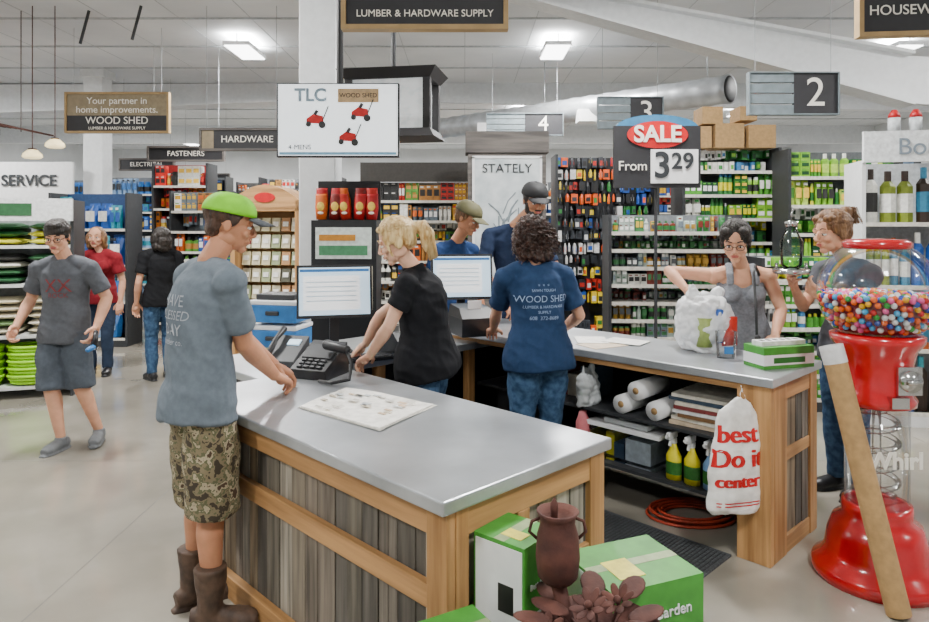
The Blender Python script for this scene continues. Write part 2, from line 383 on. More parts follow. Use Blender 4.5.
for cx,mt,z in ((-.5,lime,.13),(-.02,lime,.13),(.47,lime,.13)):
    m.use(mt,True)
    for k in range(15):
        r=.15+.012*(k%3); m.tube([(cx+r*1.3*math.cos(t*math.pi/12),-.1+.9*r*math.sin(t*math.pi/12),z+.02+.03*k*.8+.008*(k%3)) for t in range(24)],.015,6,closed=True)
m.obj('hose_coils',e)
gondola('blue_merchandise_shelf',-5.25,9.7,0,1.1,2.15,BL,2,kind='bag',lev=4,small=1.6,back='#2a4a78')
gondola('red_merchandise_shelf',-4.6,11.2,0,.9,2.7,R_,3,lev=7,back='#8a1a1a')
gondola('hardware_shelf',-3.75,10.1,-10,1.1,2.2,MX,4,lev=7)
gondola('hardware_shelf',-2.75,11.6,0,1.4,2.5,['#a8793c','#c42a1f','#e0b63a','#333333','#e9e9e2'],5,lev=7)
gondola('paint_sundries_shelf',-7.0,10.6,0,1.6,2.0,MX,31,lev=6)
gondola('battery_shelf',-.55,9.4,0,1.7,2.3,MX,6,header=' ',hcol='#33302c',lev=8,small=.9)
gondola('hardware_shelf',-1.95,9.2,0,.9,2.2,['#333333','#c42a1f','#e9e9e2','#b98a5a','#e0b63a'],14,lev=7)
gondola('tool_display',1.72,8.4,0,1.25,2.55,DK,7,kind='peg',back='#1b1d21',lev=4)
gondola('small_parts_shelf',2.02,6.7,-4,1.25,1.8,['#d9d9d2','#2f7d3a','#a9b9b0','#6e7c86','#3b7848','#a9832a','#7a2a20','#4a4f52'],8,lev=10,small=.55,kind='mix')
gondola('garden_care_shelf',3.1,8.1,0,1.15,2.6,G,9,lev=9,small=.75,kind='mix')
gondola('garden_spray_shelf',3.98,7.3,-4,1.15,2.5,['#4ea030','#84c030','#1f6d2a','#bfe05a','#154525','#e9e9e2','#d8d020'],10,lev=8,kind='mix',small=.8)
gondola('garden_tool_rack',3.25,6.4,0,1.1,1.4,G,19,lev=6,small=.7)
gondola('floor_cleaner_display',4.0,5.9,-12,1.15,2.25,['#2a7698','#e9e9e2','#b5551e','#2a1a10','#3ba5b4','#1f52a0','#7a8a20'],11,lev=4,small=1.15,header='Bona',frame=white,kind='bot',back='#c9cdd0')
gondola('floor_cleaner_display',5.6,6.3,-20,1.3,2.6,['#c42a1f','#e9e9e2','#b5652e'],12,lev=5,frame=white)
gondola('back_aisle_shelf',1.0,12.5,0,3.0,2.5,MX,13,lev=8)
random.seed(3)
for i,(x,y) in enumerate(((-9.5,15),(-7.2,16.5),(-4,16),(-1.2,16.5),(1.8,17),(5,15),(8,13.5),(5.6,10.5),(8.3,9.5),(-11.2,12.5),(-6.2,14.2))):
    gondola('back_aisle_shelf',x,y,0,2.6,2.7,random.choice([MX,BL,R_,MX]),20+i,lev=7,small=1.2)
e=E('red_canister_row',(4.15,5.9,2.49),-12); m=MB().use(PR,True)
for i in range(5):
    x=-.38+i*.17; m.color('#c8cdd0'); m.tube([(x,0,0),(x,0,.15)],.05,12); m.color('#b2121a'); m.tube([(x,0,.15),(x,0,.18),(x,0,.22)],[.05,.045,.02],12)
m.obj('canisters',e)
e=E('stock_cartons',(3.1,8.1,2.6)); m=MB().use(card)
for x,z,s_ in ((-.36,0,.3),(0,0,.34),(.38,0,.32),(-.2,.28,.24),(.22,.32,.2)): m.box(x-s_/2,x+s_/2,-.16,.16,z,z+s_*.85)
m.use(white); m.box(-.57,-.52,-.15,.15,0,.3); m.obj('cartons',e,bevel=.006)
# ---------------------------------------------------------------- signs
def cables(e,xs,z,h):
    m=MB().use(wire)
    for x in xs: m.tube([(x,0,h),(x,0,CZ-z)],.0035,6)
    m.obj('cables',e)
def sign(name,x,y,z,w,h,yaw,frame,parts,texts,fr=.03):
    e=E(name,(x,y,z),yaw); m=MB().use(frame)
    if fr:
        m.box(-w/2,w/2,-.04,.04,h/2-fr,h/2); m.box(-w/2,w/2,-.04,.04,-h/2,-h/2+fr); m.box(-w/2,-w/2+fr,-.04,.04,-h/2+fr,h/2-fr); m.box(w/2-fr,w/2,-.04,.04,-h/2+fr,h/2-fr)
    for mt,x0,x1,z0,z1 in parts:
        m.use(mt); m.box(-w/2+fr+(w-2*fr)*x0,-w/2+fr+(w-2*fr)*x1,-.02,.02,-h/2+fr+(h-2*fr)*z0,-h/2+fr+(h-2*fr)*z1)
    m.obj('board',e)
    for t,tx,tz,ts,mt in texts: T(e,t,(tx,-.025,tz),ts,mt)
    cables(e,(-w*.42,w*.42),z,h/2); return e
ink=pm('sign_ink_white','#eeeae0',.6,var=.02); inkd=pm('sign_ink_dark','#24282c',.6,var=.02)
woodf=pm('oak_frame','#a08458',.6,scale=8)
sign('department_sign',-5.1,10,3.35,1.53,.6,0,woodf,[(tan,0,1,.42,1),(blackpanel,0,1,0,.42)],[('Your partner in',0,.17,.14,ink),('home improvements.',0,.04,.14,ink),('WOOD SHED',0,-.12,.15,ink),('LUMBER & HARDWARE SUPPLY',0,-.23,.06,ink)])
sign('store_sign',-.25,4.3,3.18,1.05,.5,0,woodf,[(blackpanel,0,1,0,1)],[('WOOD SHED',0,.06,.17,ink),('LUMBER & HARDWARE SUPPLY',0,-.15,.062,ink)])
sign('department_sign',3.05,4.6,3.2,.75,.45,-6,woodf,[(blackpanel,0,1,0,1)],[('HOUSEWARES',.0,-.05,.095,ink)])
sign('department_sign',-2.95,9,2.83,1.1,.3,0,darkwood,[(blackpanel,0.15,1,0,1),(tan,0,.15,0,1)],[('HARDWARE',.08,0,.125,ink)])
sign('department_sign',-4.5,11,2.85,1.25,.25,0,darkwood,[(blackpanel,0,1,0,1)],[('FASTENERS',0,0,.12,ink)])
sign('department_sign',-6.3,13.5,2.9,1.1,.25,0,darkwood,[(blackpanel,0,1,0,1)],[('ELECTRICAL',0,0,.12,ink)])
sign('department_sign',-5.9,15.5,2.75,1.1,.25,0,darkwood,[(blackpanel,0,1,0,1)],[('PLUMBING',0,0,.12,ink)])
def aisle(x,y,z,w,h,n):
    sign('aisle_number_sign',x,y,z,w,h,0,greysign,[(blackpanel,.5,1,0,1),(greysign,0,.5,0,.22),(greysign,0,.5,.26,.48),(greysign,0,.5,.52,.74),(greysign,0,.5,.78,1)],[(n,w*.24,0,h*.95,ink)],fr=.012)
aisle(3.38,7,3.05,.93,.44,'2'); aisle(2.07,8.5,3.1,.82,.40,'3'); aisle(1.02,11.5,3.4,1.3,.38,'4')
e=E('sale_price_sign',(1.71,6.05,2.34)); m=MB().use(blackpanel); m.box(-.385,.385,-.02,.02,-.31,.24)
m.use(pm('sale_blue','#2d6d94',.5)); m.tube([(0,-.012,.22),(0,.012,.22)],[(.37,.12)]*2,32,lats=[(1,0,0)]*2)
m.use(redm); m.tube([(0,-.03,.16),(0,-.0,.16)],[(.27,.12)]*2,32,lats=[(1,0,0)]*2)
m.use(white); m.box(-.06,.36,-.03,-.02,-.27,.03); m.use(dark); m.tube([(0,.03,-2.34),(0,.03,.2)],.015,8); m.tube([(0,.03,-2.34),(0,.03,-2.31)],.18,16); m.obj('board',e)
T(e,'SALE',(0,-.036,.16),.2,ink,bold=.006); T(e,'From',(-.22,-.03,-.12),.12,ink); T(e,'3',(.04,-.036,-.12),.32,inkd,bold=.006); T(e,'29',(.22,-.036,-.08),.2,inkd,bold=.004)
e=E('service_desk',(-8.05,12.4,0)); m=MB().use(dark); m.box(-1.5,.9,-.5,-.1,0,1.0); m.use(wood_x); m.box(-1.5,.9,-.52,-.06,1.0,1.05); m.use(white); m.box(-1.6,.9,0,.06,2.15,2.85)
for x in (-1.5,.85): m.box(x-.03,x+.03,.0,.06,0,2.15)
m.use(PR); random.seed(8)
for i in range(22): m.color(rc(random.choice(MX))); x=-1.4+i*.1; m.box(x,x+.08,-.02,.04,1.06,1.06+random.uniform(.15,.5))
m.obj('desk',e); T(e,'SERVICE',(.12,-.02,2.5),.28,inkd,bold=.008)
e=E('corrugated_canopy',(-6.6,9.2,0)); m=MB().use(rust,True)
m.grid(lambda u,v:(-1.6+2.3*u,-.6+1.2*v,2.98+.16*math.sin(u*math.pi)+.015*math.sin(u*180)),90,1); m.sm=False; m.use(darkwood); m.box(-1.6,.7,-.62,-.56,2.84,2.96)
for x in (-1.5,.6): m.tube([(x,0,2.96),(x,0,CZ)],.008,6)
m.obj('roofing',e)
for x,z in ((-5.72,2.6),(-5.42,2.74)):
    e=E('pendant_lamp',(x,9.0,z)); m=MB().use(pm('lamp_shade_warm','#f0dca8',.5,emit=1.8),True); m.lathe([(.02,.1),(.06,.09),(.11,.04),(.12,0),(.09,-.02),(0,-.03)]); m.use(rust); m.lathe([(.006,CZ-z),(.006,.12),(.05,.11),(.05,.1)],n=10); m.obj('shade',e)
e=E('hanging_television',(-.93,5.0,2.47)); m=MB().use(black); m.box(-.45,.45,-.004,.05,-.272,.272); m.use(screenw); m.box(-.438,.438,-.008,-.004,-.26,.264); m.use(black); m.box(-.04,.04,.05,.1,-.1,.1); m.tube([(0,.08,0),(0,.08,CZ-2.47)],.025,10)
m.use(PR)
for x,z in ((-.16,.0),(.17,.05),(.08,-.13)):
    m.color('#c9100c'); m.add([(x-.07,-.011,z-.02),(x+.06,-.011,z-.03),(x+.05,-.011,z+.03),(x-.02,-.011,z+.045),(x-.07,-.011,z+.01)],[(0,1,2,3,4)])
    m.color('#2c2c2c'); m.tube([(x-.055,-.013,z-.03),(x-.055,-.01,z-.03)],.02,12); m.tube([(x+.045,-.013,z-.035),(x+.045,-.01,z-.035)],.026,12); m.tube([(x+.05,-.012,z),(x+.09,-.012,z+.1)],.004,6); m.tube([(x-.01,-.012,z+.04),(x+.01,-.012,z+.07)],.012,6)
m.color('#c8a87c'); m.box(0,.3,-.011,-.008,.13,.23); m.color('#7ab0d0'); m.box(-.43,.43,-.01,-.008,-.255,-.235); m.obj('panel',e)
T(e,'TLC',(-.2,-.01,.18),.13,pm('screen_ink_grey','#8fa4b4',.5),bold=.004); T(e,'4-MENS',(-.28,-.01,-.2),.05,inkd); T(e,'WOOD SHED',(.15,-.012,.18),.045,inkd)
e=E('hanging_light_box_sign',(-.60,5.75,2.70),-10); m=MB().use(pm('black_stained_wood','#252325',.6,scale=3))
for sx in (-.36,.30): 
    for sy in (-.2,.14): m.box(sx,sx+.06,sy,sy+.06,-.22,.22)
m.add([(-.36,-.2,.2),(.36,-.2,.2),(.36,.2,.2),(-.36,.2,.2),(-.42,-.26,.28),(.42,-.26,.28),(.42,.26,.28),(-.42,.26,.28)],[(0,3,2,1),(4,5,6,7),(0,1,5,4),(1,2,6,5),(2,3,7,6),(3,0,4,7)])
m.add([(-.4,-.24,-.28),(.4,-.24,-.28),(.4,.24,-.28),(-.4,.24,-.28),(-.36,-.2,-.21),(.36,-.2,-.21),(.36,.2,-.21),(-.36,.2,-.21)],[(0,3,2,1),(4,5,6,7),(0,1,5,4),(1,2,6,5),(2,3,7,6),(3,0,4,7)])
m.use(pm('sign_white_lit','#dfe3e4',.5,emit=.35)); m.box(-.30,.30,-.18,.18,-.21,.2); m.use(dark); m.tube([(0,0,.28),(0,0,CZ-2.70)],.02,8); m.obj('box_frame',e)
e=E('spiral_duct'); m=MB().use(duct,True); p0=V((3.75,9.6,3.62)); p1=V((-.9,14.6,3.72)); n=60
m.tube([p0.lerp(p1,i/n) for i in range(n+1)],[.2 if i%3 else .212 for i in range(n+1)],20)
m.use(dark); m.tube([p0+(p0-p1).normalized()*.02,p0],[.15,.19],20); m.use(duct)
for k in (.05,.5,.95): q=p0.lerp(p1,k); m.tube([q,(q.x,q.y,CZ)],.008,6)
m.use(white,False); m.cbox(p0.lerp(p1,.35)+V((0,-.05,-.15)),(.5,.3,.2)); m.cbox(p0.lerp(p1,.7)+V((0,-.05,-.15)),(.5,.3,.2)); m.obj('duct_run',e)
# ---------------------------------------------------------------- mid displays
e=E('seed_packet_rack',(-2.0,7.1,0),-8); m=MB().use(wood_z)
m.box(-.37,-.32,-.2,.2,0,1.95); m.box(.32,.37,-.2,.2,0,1.95); m.use(wood_x); m.box(-.32,.32,-.2,.2,.0,.2); m.box(-.32,.32,.12,.15,.2,1.9)
m.grid(lambda u,v:(-.39+.78*u,-.2,1.86+v*(.08+.17*math.sin(math.pi*u))),12,1); m.grid(lambda u,v:(-.39+.78*u,-.2+.4*v,1.94+.17*math.sin(math.pi*u)),12,1); m.box(-.39,.39,-.2,.2,1.84,1.87)
m.use(redm); m.tube([(0,-.21,1.98),(0,-.2,1.98)],[(.11,.05)]*2,20,lats=[(1,0,0)]*2)
m.obj('rack_frame',e); m=MB().use(PR); random.seed(5)
for r in range(9):
    for c in range(6):
        x=-.27+c*.108; z=.3+r*.175; m.color(rc(random.choice(['#d0c79e','#e1dcc2','#b8b092','#99a47a','#ab7f52','#5a5a4a']))); m.cbox((x,-.02,z),(.09,.06,.14),Matrix.Rotation(-.2,3,'X')); m.color('#efefe8'); m.cbox((x,-.056,z+.01),(.06,.004,.05),Matrix.Rotation(-.2,3,'X'))
m.obj('packets',e)
e=E('snack_bag_display',(-1.0,5.8,0)); m=MB().use(black); m.box(-.27,.27,-.17,.17,0,1.74); m.box(-.27,.27,.1,.13,1.74,2.08); m.use(PR,True)
for row,(yy,zb) in enumerate(((.03,1.80),(-.09,1.745))):
  for i in range(5):
    x=-.22+i*.105+.02*row; c=['#b3141a','#b3141a','#d8641a','#7a1410','#c42a1f'][(i+row*2)%5]; t=.06*math.sin(i*2.3)
    m.color(c); m.tube([(x,yy,zb),(x+t*.3,yy,zb+.1),(x+t*.6,yy-.01,zb+.2),(x+t*.6,yy-.01,zb+.215)],[(.045,.03),(.054,.045),(.048,.008),(.05,.004)],10,lats=[(1,0,0)]*4)
    m.color('#e8c04a'); m.ell((x+t*.3,yy-.042,zb+.11),(.032,.006,.038)); m.color('#f2ead8'); m.ell((x+t*.2,yy-.042,zb+.055),(.025,.005,.012))
m.sm=False
m.color('#dfe8e2'); m.box(-.23,.23,-.19,-.17,1.42,1.68); m.color('#4a8a60'); m.box(-.2,.2,-.194,-.189,1.45,1.53); m.color('#c8862a'); m.box(-.2,.1,-.194,-.189,1.57,1.62); m.color('#b9b2a0'); m.box(-.24,.24,-.19,-.17,1.0,1.36)
m.obj('stand',e)
e=E('framed_poster_case',(.50,8.0,0)); m=MB().use(darkwood); m.box(-.46,.46,0,.35,0,2.55); m.box(-.49,.49,-.03,.38,2.55,2.8)
m.use(pm('poster_print','#b5bfc3',.3,scale=5,hex2='#d9dfe1')); m.box(-.38,.38,-.02,0,1.0,2.48); m.use(white); m.box(-.41,-.38,-.03,0,.97,2.5);m.box(.38,.41,-.03,0,.97,2.5); m.box(-.41,.41,-.03,0,2.48,2.51)
m.use(pm('poster_sketch','#7c888e',.5)); random.seed(9)
for i in range(14):
    a=random.uniform(-.8,.8); x=random.uniform(-.1,.15); z=random.uniform(1.3,1.9); m.tube([(x,-.023,z),(x+.12*a,-.023,z+.15),(x+.3*a,-.023,z+.25)],.008,5)
m.obj('case',e); T(e,'STATELY',(0,-.03,2.36),.15,inkd)
# ---------------------------------------------------------------- counter-top items
e=E('newspaper'); m=MB().use(PR); random.seed(2)
q=[V((-.75,3.06,.872)),V((-.337,2.71,.872)),V((-.126,3.1,.872)),V((-.6,3.44,.872))]
def quad(u,v,z): p=(q[0]*(1-u)+q[1]*u)*(1-v)+(q[3]*(1-u)+q[2]*u)*v; return (p.x,p.y,.8765+z)
for L,(c,u0,u1) in enumerate((('#d3d0c7',0,1),('#e6e3da',.01,.99),('#efece4',.02,.98))):
    m.color(c); m.grid(lambda u,v:quad(u0+(u1-u0)*u,.01*L+(1-.02*L)*v,.002+L*.003+.004*math.sin(u*7+L)*math.sin(v*5)+.006*max(0,u-.8)),14,14)
for k in range(30):
    u=random.uniform(.06,.85);v=random.uniform(.06,.85); m.color(random.choice(['#cfccc2','#c9bfab','#d3b89c','#bfc4c4'])); du=random.uniform(.04,.1);dv=random.uniform(.03,.07)
    m.grid(lambda a,b:quad(u+du*a,v+dv*b,.0145),2,2)
m.obj('sheets',e,solid=.001)
def monitor(name,x,y,z,yaw,zb,w=.47,h=.31):
    e=E(name,(x,y,zb),yaw); c=z-zb; m=MB().use(black); R=Matrix.Rotation(math.radians(-8),3,'X')
    m.cbox((0,0,c),(w,.035,h),R); m.use(screen); m.cbox((0,-.019,c+.004),(w-.03,.004,h-.035),R)
    m.use(pm('screen_window','#f4f7f9',.4,emit=.7,var=.02)); m.cbox(V((-.02,0,c-.01))+R@V((0,-.0225,0)),(w-.12,.002,h-.12),R)
    m.use(pm('screen_bar','#2d6aa5',.4,emit=.4)); m.cbox(V((0,0,c))+R@V((0,-.0225,h/2-.035)),(w-.04,.002,.018),R)
    m.use(pm('screen_grid','#c2d2de',.4,emit=.3))
    for i in range(5): m.cbox(V((-.02,0,c-.01))+R@V((0,-.0245,.07-i*.03)),(w-.16,.001,.008),R)
    m.use(black); m.cbox((0,.05,c/2),(.06,.03,c)); m.lathe([(.12,0),(.12,.012),(.03,.02)],(0,.04,0),20); m.obj('display',e,bevel=.004)
monitor('computer_monitor',-.84,4.4,1.27,14,.868,.48,.34); monitor('computer_monitor',-.02,4.98,1.32,8,.94,.45,.33)
e=E('computer_keyboard',(-.62,4.2,.868),30); m=MB().use(black); m.box(-.21,.21,-.08,.08,0,.02); m.use(dark)
for i in range(14):
    for j in range(5): m.box(-.195+i*.028,-.171+i*.028,-.07+j*.028,-.046+j*.028,.02,.027)
m.obj('keys',e)
def printer(name,loc,yaw,s=1):
    e=E(name,loc,yaw); m=MB().use(black); m.box(-.1*s,.1*s,-.12*s,.12*s,0,.1*s); m.add([(-.1*s,-.12*s,.1*s),(.1*s,-.12*s,.1*s),(.1*s,.12*s,.1*s),(-.1*s,.12*s,.1*s),(-.09*s,-.04*s,.15*s),(.09*s,-.04*s,.15*s),(.09*s,.11*s,.16*s),(-.09*s,.11*s,.16*s)],[(0,1,5,4),(1,2,6,5),(2,3,7,6),(3,0,4,7),(4,5,6,7)])
    m.use(white); m.box(-.04*s,.04*s,-.05*s,-.046*s,.12*s,.19*s); m.obj('body',e,bevel=.006)
printer('receipt_printer',(-.42,4.42,.868),40); printer('receipt_printer',(.05,4.76,.94),20,1.25)
e=E('payment_terminal',(-.80,3.74,.875),-20); m=MB().use(black)
m.add([(-.12,-.12,0),(.12,-.12,0),(.12,.12,0),(-.12,.12,0),(-.11,-.12,.05),(.11,-.12,.05),(.11,.12,.17),(-.11,.12,.17)],[(0,3,2,1),(4,5,6,7),(0,1,5,4),(1,2,6,5),(2,3,7,6),(3,0,4,7)])
m.use(dark); m.cbox((0,.02,.125),(.18,.12,.01),Matrix.Rotation(.46,3,'X'))
for i in range(4):
    for j in range(3): m.cbox((-.06+i*.04,-.1+j*.025,.065+j*.0125),(.03,.018,.012),Matrix.Rotation(.46,3,'X'))
m.use(black,True); m.cap((.05,.0,.17),(.2,-.05,.16),.028,.024); m.tube([(.2,-.05,.16),(.26,-.1,.1),(.28,-.16,.03),(.2,-.2,.015),(.1,-.16,.01)],.01,8); m.obj('terminal',e,bevel=.006)
e=E('desk_phone',(-1.06,4.05,.868),-15); m=MB().use(dark); m.add([(-.1,-.1,0),(.1,-.1,0),(.1,.1,0),(-.1,.1,0),(-.1,-.1,.04),(.1,-.1,.04),(.1,.1,.16),(-.1,.1,.16)],[(0,3,2,1),(4,5,6,7),(0,1,5,4),(1,2,6,5),(2,3,7,6),(3,0,4,7)])
m.use(black,True); m.tube([(-.07,-.09,.07),(-.07,0,.15),(-.07,.1,.2)],[.02,.016,.02],8); m.use(screen,False); m.cbox((.03,.04,.128),(.08,.05,.01),Matrix.Rotation(.54,3,'X')); m.obj('phone',e,bevel=.004)
e=E('blue_card_file_boxes',(-1.27,4.72,.868),-12); m=MB().use(blue)
for k in range(2): m.box(-.17,.17,-.13,.13,k*.17,k*.17+.12); m.use(white); m.box(-.175,.175,-.135,.135,k*.17+.12,k*.17+.15); m.use(dark); m.box(-.05,.05,-.145,-.13,k*.17+.05,k*.17+.08); m.use(blue)
m.use(dark); m.box(-.14,.14,-.1,.1,.32,.36); m.obj('boxes',e,bevel=.008)
e=E('tape_roll',K(1.3,1.45,.94)); m=MB().use(orange,True); m.lathe([(.03,0),(.045,0),(.045,.03),(.03,.03),(.03,0)],n=24); m.obj('roll',e)
def bag_mesh(e,w,d,h,seed,mat):
    m=MB().use(mat,True)
    m.tube([(0,0,0),(0,0,.06*h/.3),(0,0,.5*h),(0,0,.78*h),(0,0,h*.9)],[(w*.42,d*.42),(w*.52,d*.5),(w*.5,d*.5),(w*.44,d*.42),(w*.3,d*.3)],20,lats=[(1,0,0)]*5)
    m.ell((-w*.25,0,h*.98),(w*.09,d*.1,h*.2)); m.ell((w*.25,0,h*.93),(w*.1,d*.12,h*.16)); m.ell((0,d*.2,h*.9),(w*.2,d*.1,h*.12))
    remesh(m,'bag',.008,e,1,lambda c,n:.026*noise.noise(c*9+V((seed,0,0)))+.02*abs(noise.noise(c*19))+.008*noise.noise(c*45))
e=E('plastic_shopping_bag',(1.47,4.14,.95),20); bag_mesh(e,.38,.26,.34,3,bagm)
m=MB().use(PR,True); m.color('#8a9a50'); m.tube([(-.08,-.08,.03),(-.08,-.08,.2)],.05,12); m.color('#c02a1a'); m.box(.02,.13,-.12,.05,.03,.2); m.color('#1f52a0'); m.box(-.02,.03,-.12,-.02,.05,.25); m.obj('groceries',e)
e=E('clear_plastic_tub',(1.5,3.9,.94)); m=MB().use(clear('tub_plastic',(.93,.95,.97),.2),True); m.lathe([(.05,0),(.058,.14),(.06,.15),(.0,.155)]); m.use(blue,False); m.box(-.03,.02,-.056,-.05,.03,.07); m.obj('tub',e)
e=E('white_paper_sheets'); m=MB().use(PR).color('#c8b49a')
for k,(a,b) in enumerate(((1.4,.95),(1.5,1.1),(1.6,.9))): 
    p=V(K(a,b,.942+.003*k)); m.cbox(p,(.26,.2,.002),Matrix.Rotation(.5+k,3,'Z')); m.color('#e6e4de')
m.obj('sheets',e)
e=E('power_strip_carton',(1.70,3.68,.94),16); m=MB().use(green); m.box(-.16,.16,-.08,.08,0,.115); m.use(white); m.box(-.161,.161,-.081,.081,.02,.075); m.use(PR).color('#e9e9e9'); m.box(-.14,.14,-.04,.04,.115,.14); m.color('#222222')
for i in range(6): m.box(-.12+i*.043,-.1+i*.043,-.015,.015,.14,.142)
m.color('#1f6d2a'); m.box(-.1,.1,-.0825,-.081,.03,.06); m.obj('carton',e,bevel=.003)
def cp(name,a,b,z,yaw=PH): return E(name,K(a,b,z),yaw)
e=cp('paper_towel_rolls',1.36,.72,.582); m=MB().use(white,True)
for b,z in ((-.22,.055),(.0,.055),(-.1,.15)): m.tube([(-.1,b,z),(.2,b,z)],.055,20); m.use(card); m.tube([(-.102,b,z),(-.09,b,z)],.02,12); m.use(white)
m.obj('rolls',e)
e=cp('paper_stack',1.5,.15,.582); m=MB().use(PR); random.seed(6)
for k,c in enumerate(['#c8b49a','#e0dccf','#7a5a3c','#dedede','#7c3a3a','#d8d0c0','#3a4a5a','#d9d5c8']): m.color(c); m.cbox((0,random.uniform(-.02,.05),k*.022+.01),(.4,.5,.019),Matrix.Rotation(random.uniform(-.1,.1),3,'Z'))
m.obj('stack',e)
e=cp('storage_tote',1.46,.72,.272); m=MB().use(clear('tote_plastic',(.88,.91,.94),.3)); m.add([(-.16,-.2,0),(.16,-.2,0),(.16,.2,0),(-.16,.2,0),(-.19,-.24,.2),(.19,-.24,.2),(.19,.24,.2),(-.19,.24,.2)],[(0,3,2,1),(0,1,5,4),(1,2,6,5),(2,3,7,6),(3,0,4,7)]); m.use(white); m.box(-.2,.2,-.25,.25,.2,.225); m.use(PR).color('#cfd6da'); m.box(-.12,.1,-.15,.02,.01,.14); m.color('#3a4f66'); m.box(-.12,.1,.03,.1,.01,.1); m.use(yellow); m.box(-.1,.1,.11,.17,.01,.15); m.obj('tote',e)
e=cp('folded_plastic_bags',1.42,.7,.50); m=MB().use(film('folded_bag','#cdd2d4',.8)); m.cbox((0,0,.02),(.3,.3,.03)); m.cbox((.02,-.03,.045),(.26,.24,.02),Matrix.Rotation(.3,3,'Z')); m.obj('bags',e,bevel=.008)
def spray(a,b,c1,c2,z=.272):
    e=cp('spray_bottle',a,b,z); m=MB().use(c1,True); m.tube([(0,0,0),(0,0,.13),(0,0,.17),(0,0,.2)],[(.045,.032),(.045,.032),(.022,.018),(.014,.014)],16,lats=[(0,1,0)]*4)
    m.use(PR,False).color('#2f6a2a'); m.tube([(0,0,.03),(0,0,.1)],[(.046,.033)]*2,16,lats=[(0,1,0)]*2,cap=False); m.use(c2); m.tube([(0,0,.2),(0,0,.23)],.017,12); m.cbox((-.02,0,.25),(.09,.022,.035)); m.cbox((-.035,0,.215),(.012,.014,.05),Matrix.Rotation(.4,3,'Y')); m.tube([(-.06,0,.252),(-.085,0,.252)],.009,8); m.obj('bottle',e)
spray(1.30,.40,yellow,white); spray(1.30,.29,yellow,white); spray(1.30,.18,pm('bottle_blue','#7fa7d6',.4),white); spray(1.38,.08,pm('bottle_white','#d8dde0',.4),green)
e=cp('pink_tumbler',1.27,1.0,.272); m=MB().use(pink,True); m.lathe([(.035,0),(.042,.05),(.045,.2),(.03,.24),(.025,.27),(0,.275)]); m.obj('tumbler',e)
e=cp('small_white_bag',1.29,.98,.582); bag_mesh(e,.17,.1,.22,8,pm('clear_bag','#c9ced0',.4,bump=.4))
e=cp('counter_supply_boxes',1.55,1.15,.582); m=MB().use(PR); random.seed(12)
for b0,hh,c in ((-.12,.2,'#3a4a5a'),(-.02,.14,'#b9b2a0'),(.07,.22,'#7a2a20')): m.color(c); m.box(-.15,.1,b0,b0+.085,0,hh)
m.obj('boxes',e)
e=cp('black_storage_bin',1.5,1.65,.272); m=MB().use(dark); m.box(-.15,.15,-.15,.15,0,.26); m.use(redm); m.box(-.1,.1,-.1,.1,.26,.28); m.obj('bin',e)
bx=K(1.12,-.03,0); e=E('printed_carry_bag',(bx[0],bx[1],.26),8); m=MB().use(pm('carry_bag_white','#f0eeea',.4,bump=.3,scale=18),True)
m.tube([(0,0,0),(0,0,.03),(0,0,.3),(0.02,0,.5),(.05,0,.57)],[(.12,.03),(.15,.045),(.135,.04),(.11,.025),(.04,.01)],20,lats=[(1,0,0)]*5)
m.tube([(.02,0,.5),(.05,.03,.64),(.08,0,.5)],.008,6); bagob=remesh(m,'bag',.008,e,2,lambda c,n:.009*noise.noise(c*12)+.004*noise.noise(c*30))
redink=pm('red_ink','#cc1018',.5)
lines=[]
for dx in (0,.003,-.003,.006,-.006): lines+=[('best',dx,.40,.125),('Do it',dx,.28,.13),('center',dx,.17,.09),('____',dx,.11,.11),('____',dx,.095,.11)]
decal(bagob,lines,(0,0,0),(1,0,0),(0,1,0),redink,'bag_print')
e=E('orange_extension_cord',K(1.5,.4,0)); m=MB().use(orange,True)
for k in range(7):
    r=.11+.012*k; m.tube([(r*1.4*math.cos(t*math.pi/12),r*math.sin(t*math.pi/12),.012+.012*(k%3)) for t in range(24)],.008,6,closed=True)
m.obj('coil',e)
e=E('anti_fatigue_mat',(B0[0],B0[1],0),PH); m=MB().use(pm('rubber_mat','#4c4f52',.8,scale=60,bump=.5)); m.box(.4,1.19,.02,1.3,.0,.012)
m.use(dark)
for i in range(56): m.box(.42,1.17,.04+i*.022,.046+i*.022,.012,.014)
m.obj('mat',e)
# ---------------------------------------------------------------- gumball machine
e=E('gumball_machine',(2.0,3.3,0)); m=MB().use(red,True)
m.lathe([(.285,0),(.29,.03),(.28,.06),(.24,.09),(.225,.13),(.215,.2),(.19,.27),(.15,.3),(.155,.33),(.15,.36),(.13,.36)],n=48)
m.lathe([(.13,.83),(.165,.84),(.17,.87),(.15,.9),(.15,1.02),(.17,1.1),(.2,1.14),(.205,1.17),(.18,1.18),(0,1.18)],n=48)
m.lathe([(.135,1.585),(.15,1.59),(.15,1.615),(.13,1.63),(.0,1.635)],n=32)
m.use(chrome); m.tube([(.05,-.15,.98),(.05,-.19,.98)],.05,20); m.cbox((.05,-.2,.98),(.06,.02,.02)); m.use(chrome,False); m.cbox((.05,-.165,.98),(.11,.02,.13)); m.cbox((.0,-.16,.88),(.08,.05,.05))
m.obj('cabinet',e)
m=MB().use(glass,True); m.lathe([(.138,.36),(.14,.84)],n=40); R_g=.262
m.lathe([(R_g*math.cos(t),1.375+R_g*math.sin(t)) for t in [math.radians(-47+i*5.4) for i in range(20)]],n=48)
m.obj('globe_and_column',e)
m=MB().use(clear('spiral_acrylic',(.97,.975,.98),.2),True); m.tube([(.09*math.cos(t*.35),.09*math.sin(t*.35),.38+t*.0052) for t in range(86)],.014,8); m.tube([(0,0,.36),(0,0,.84)],.02,10); m.obj('spiral_track',e)
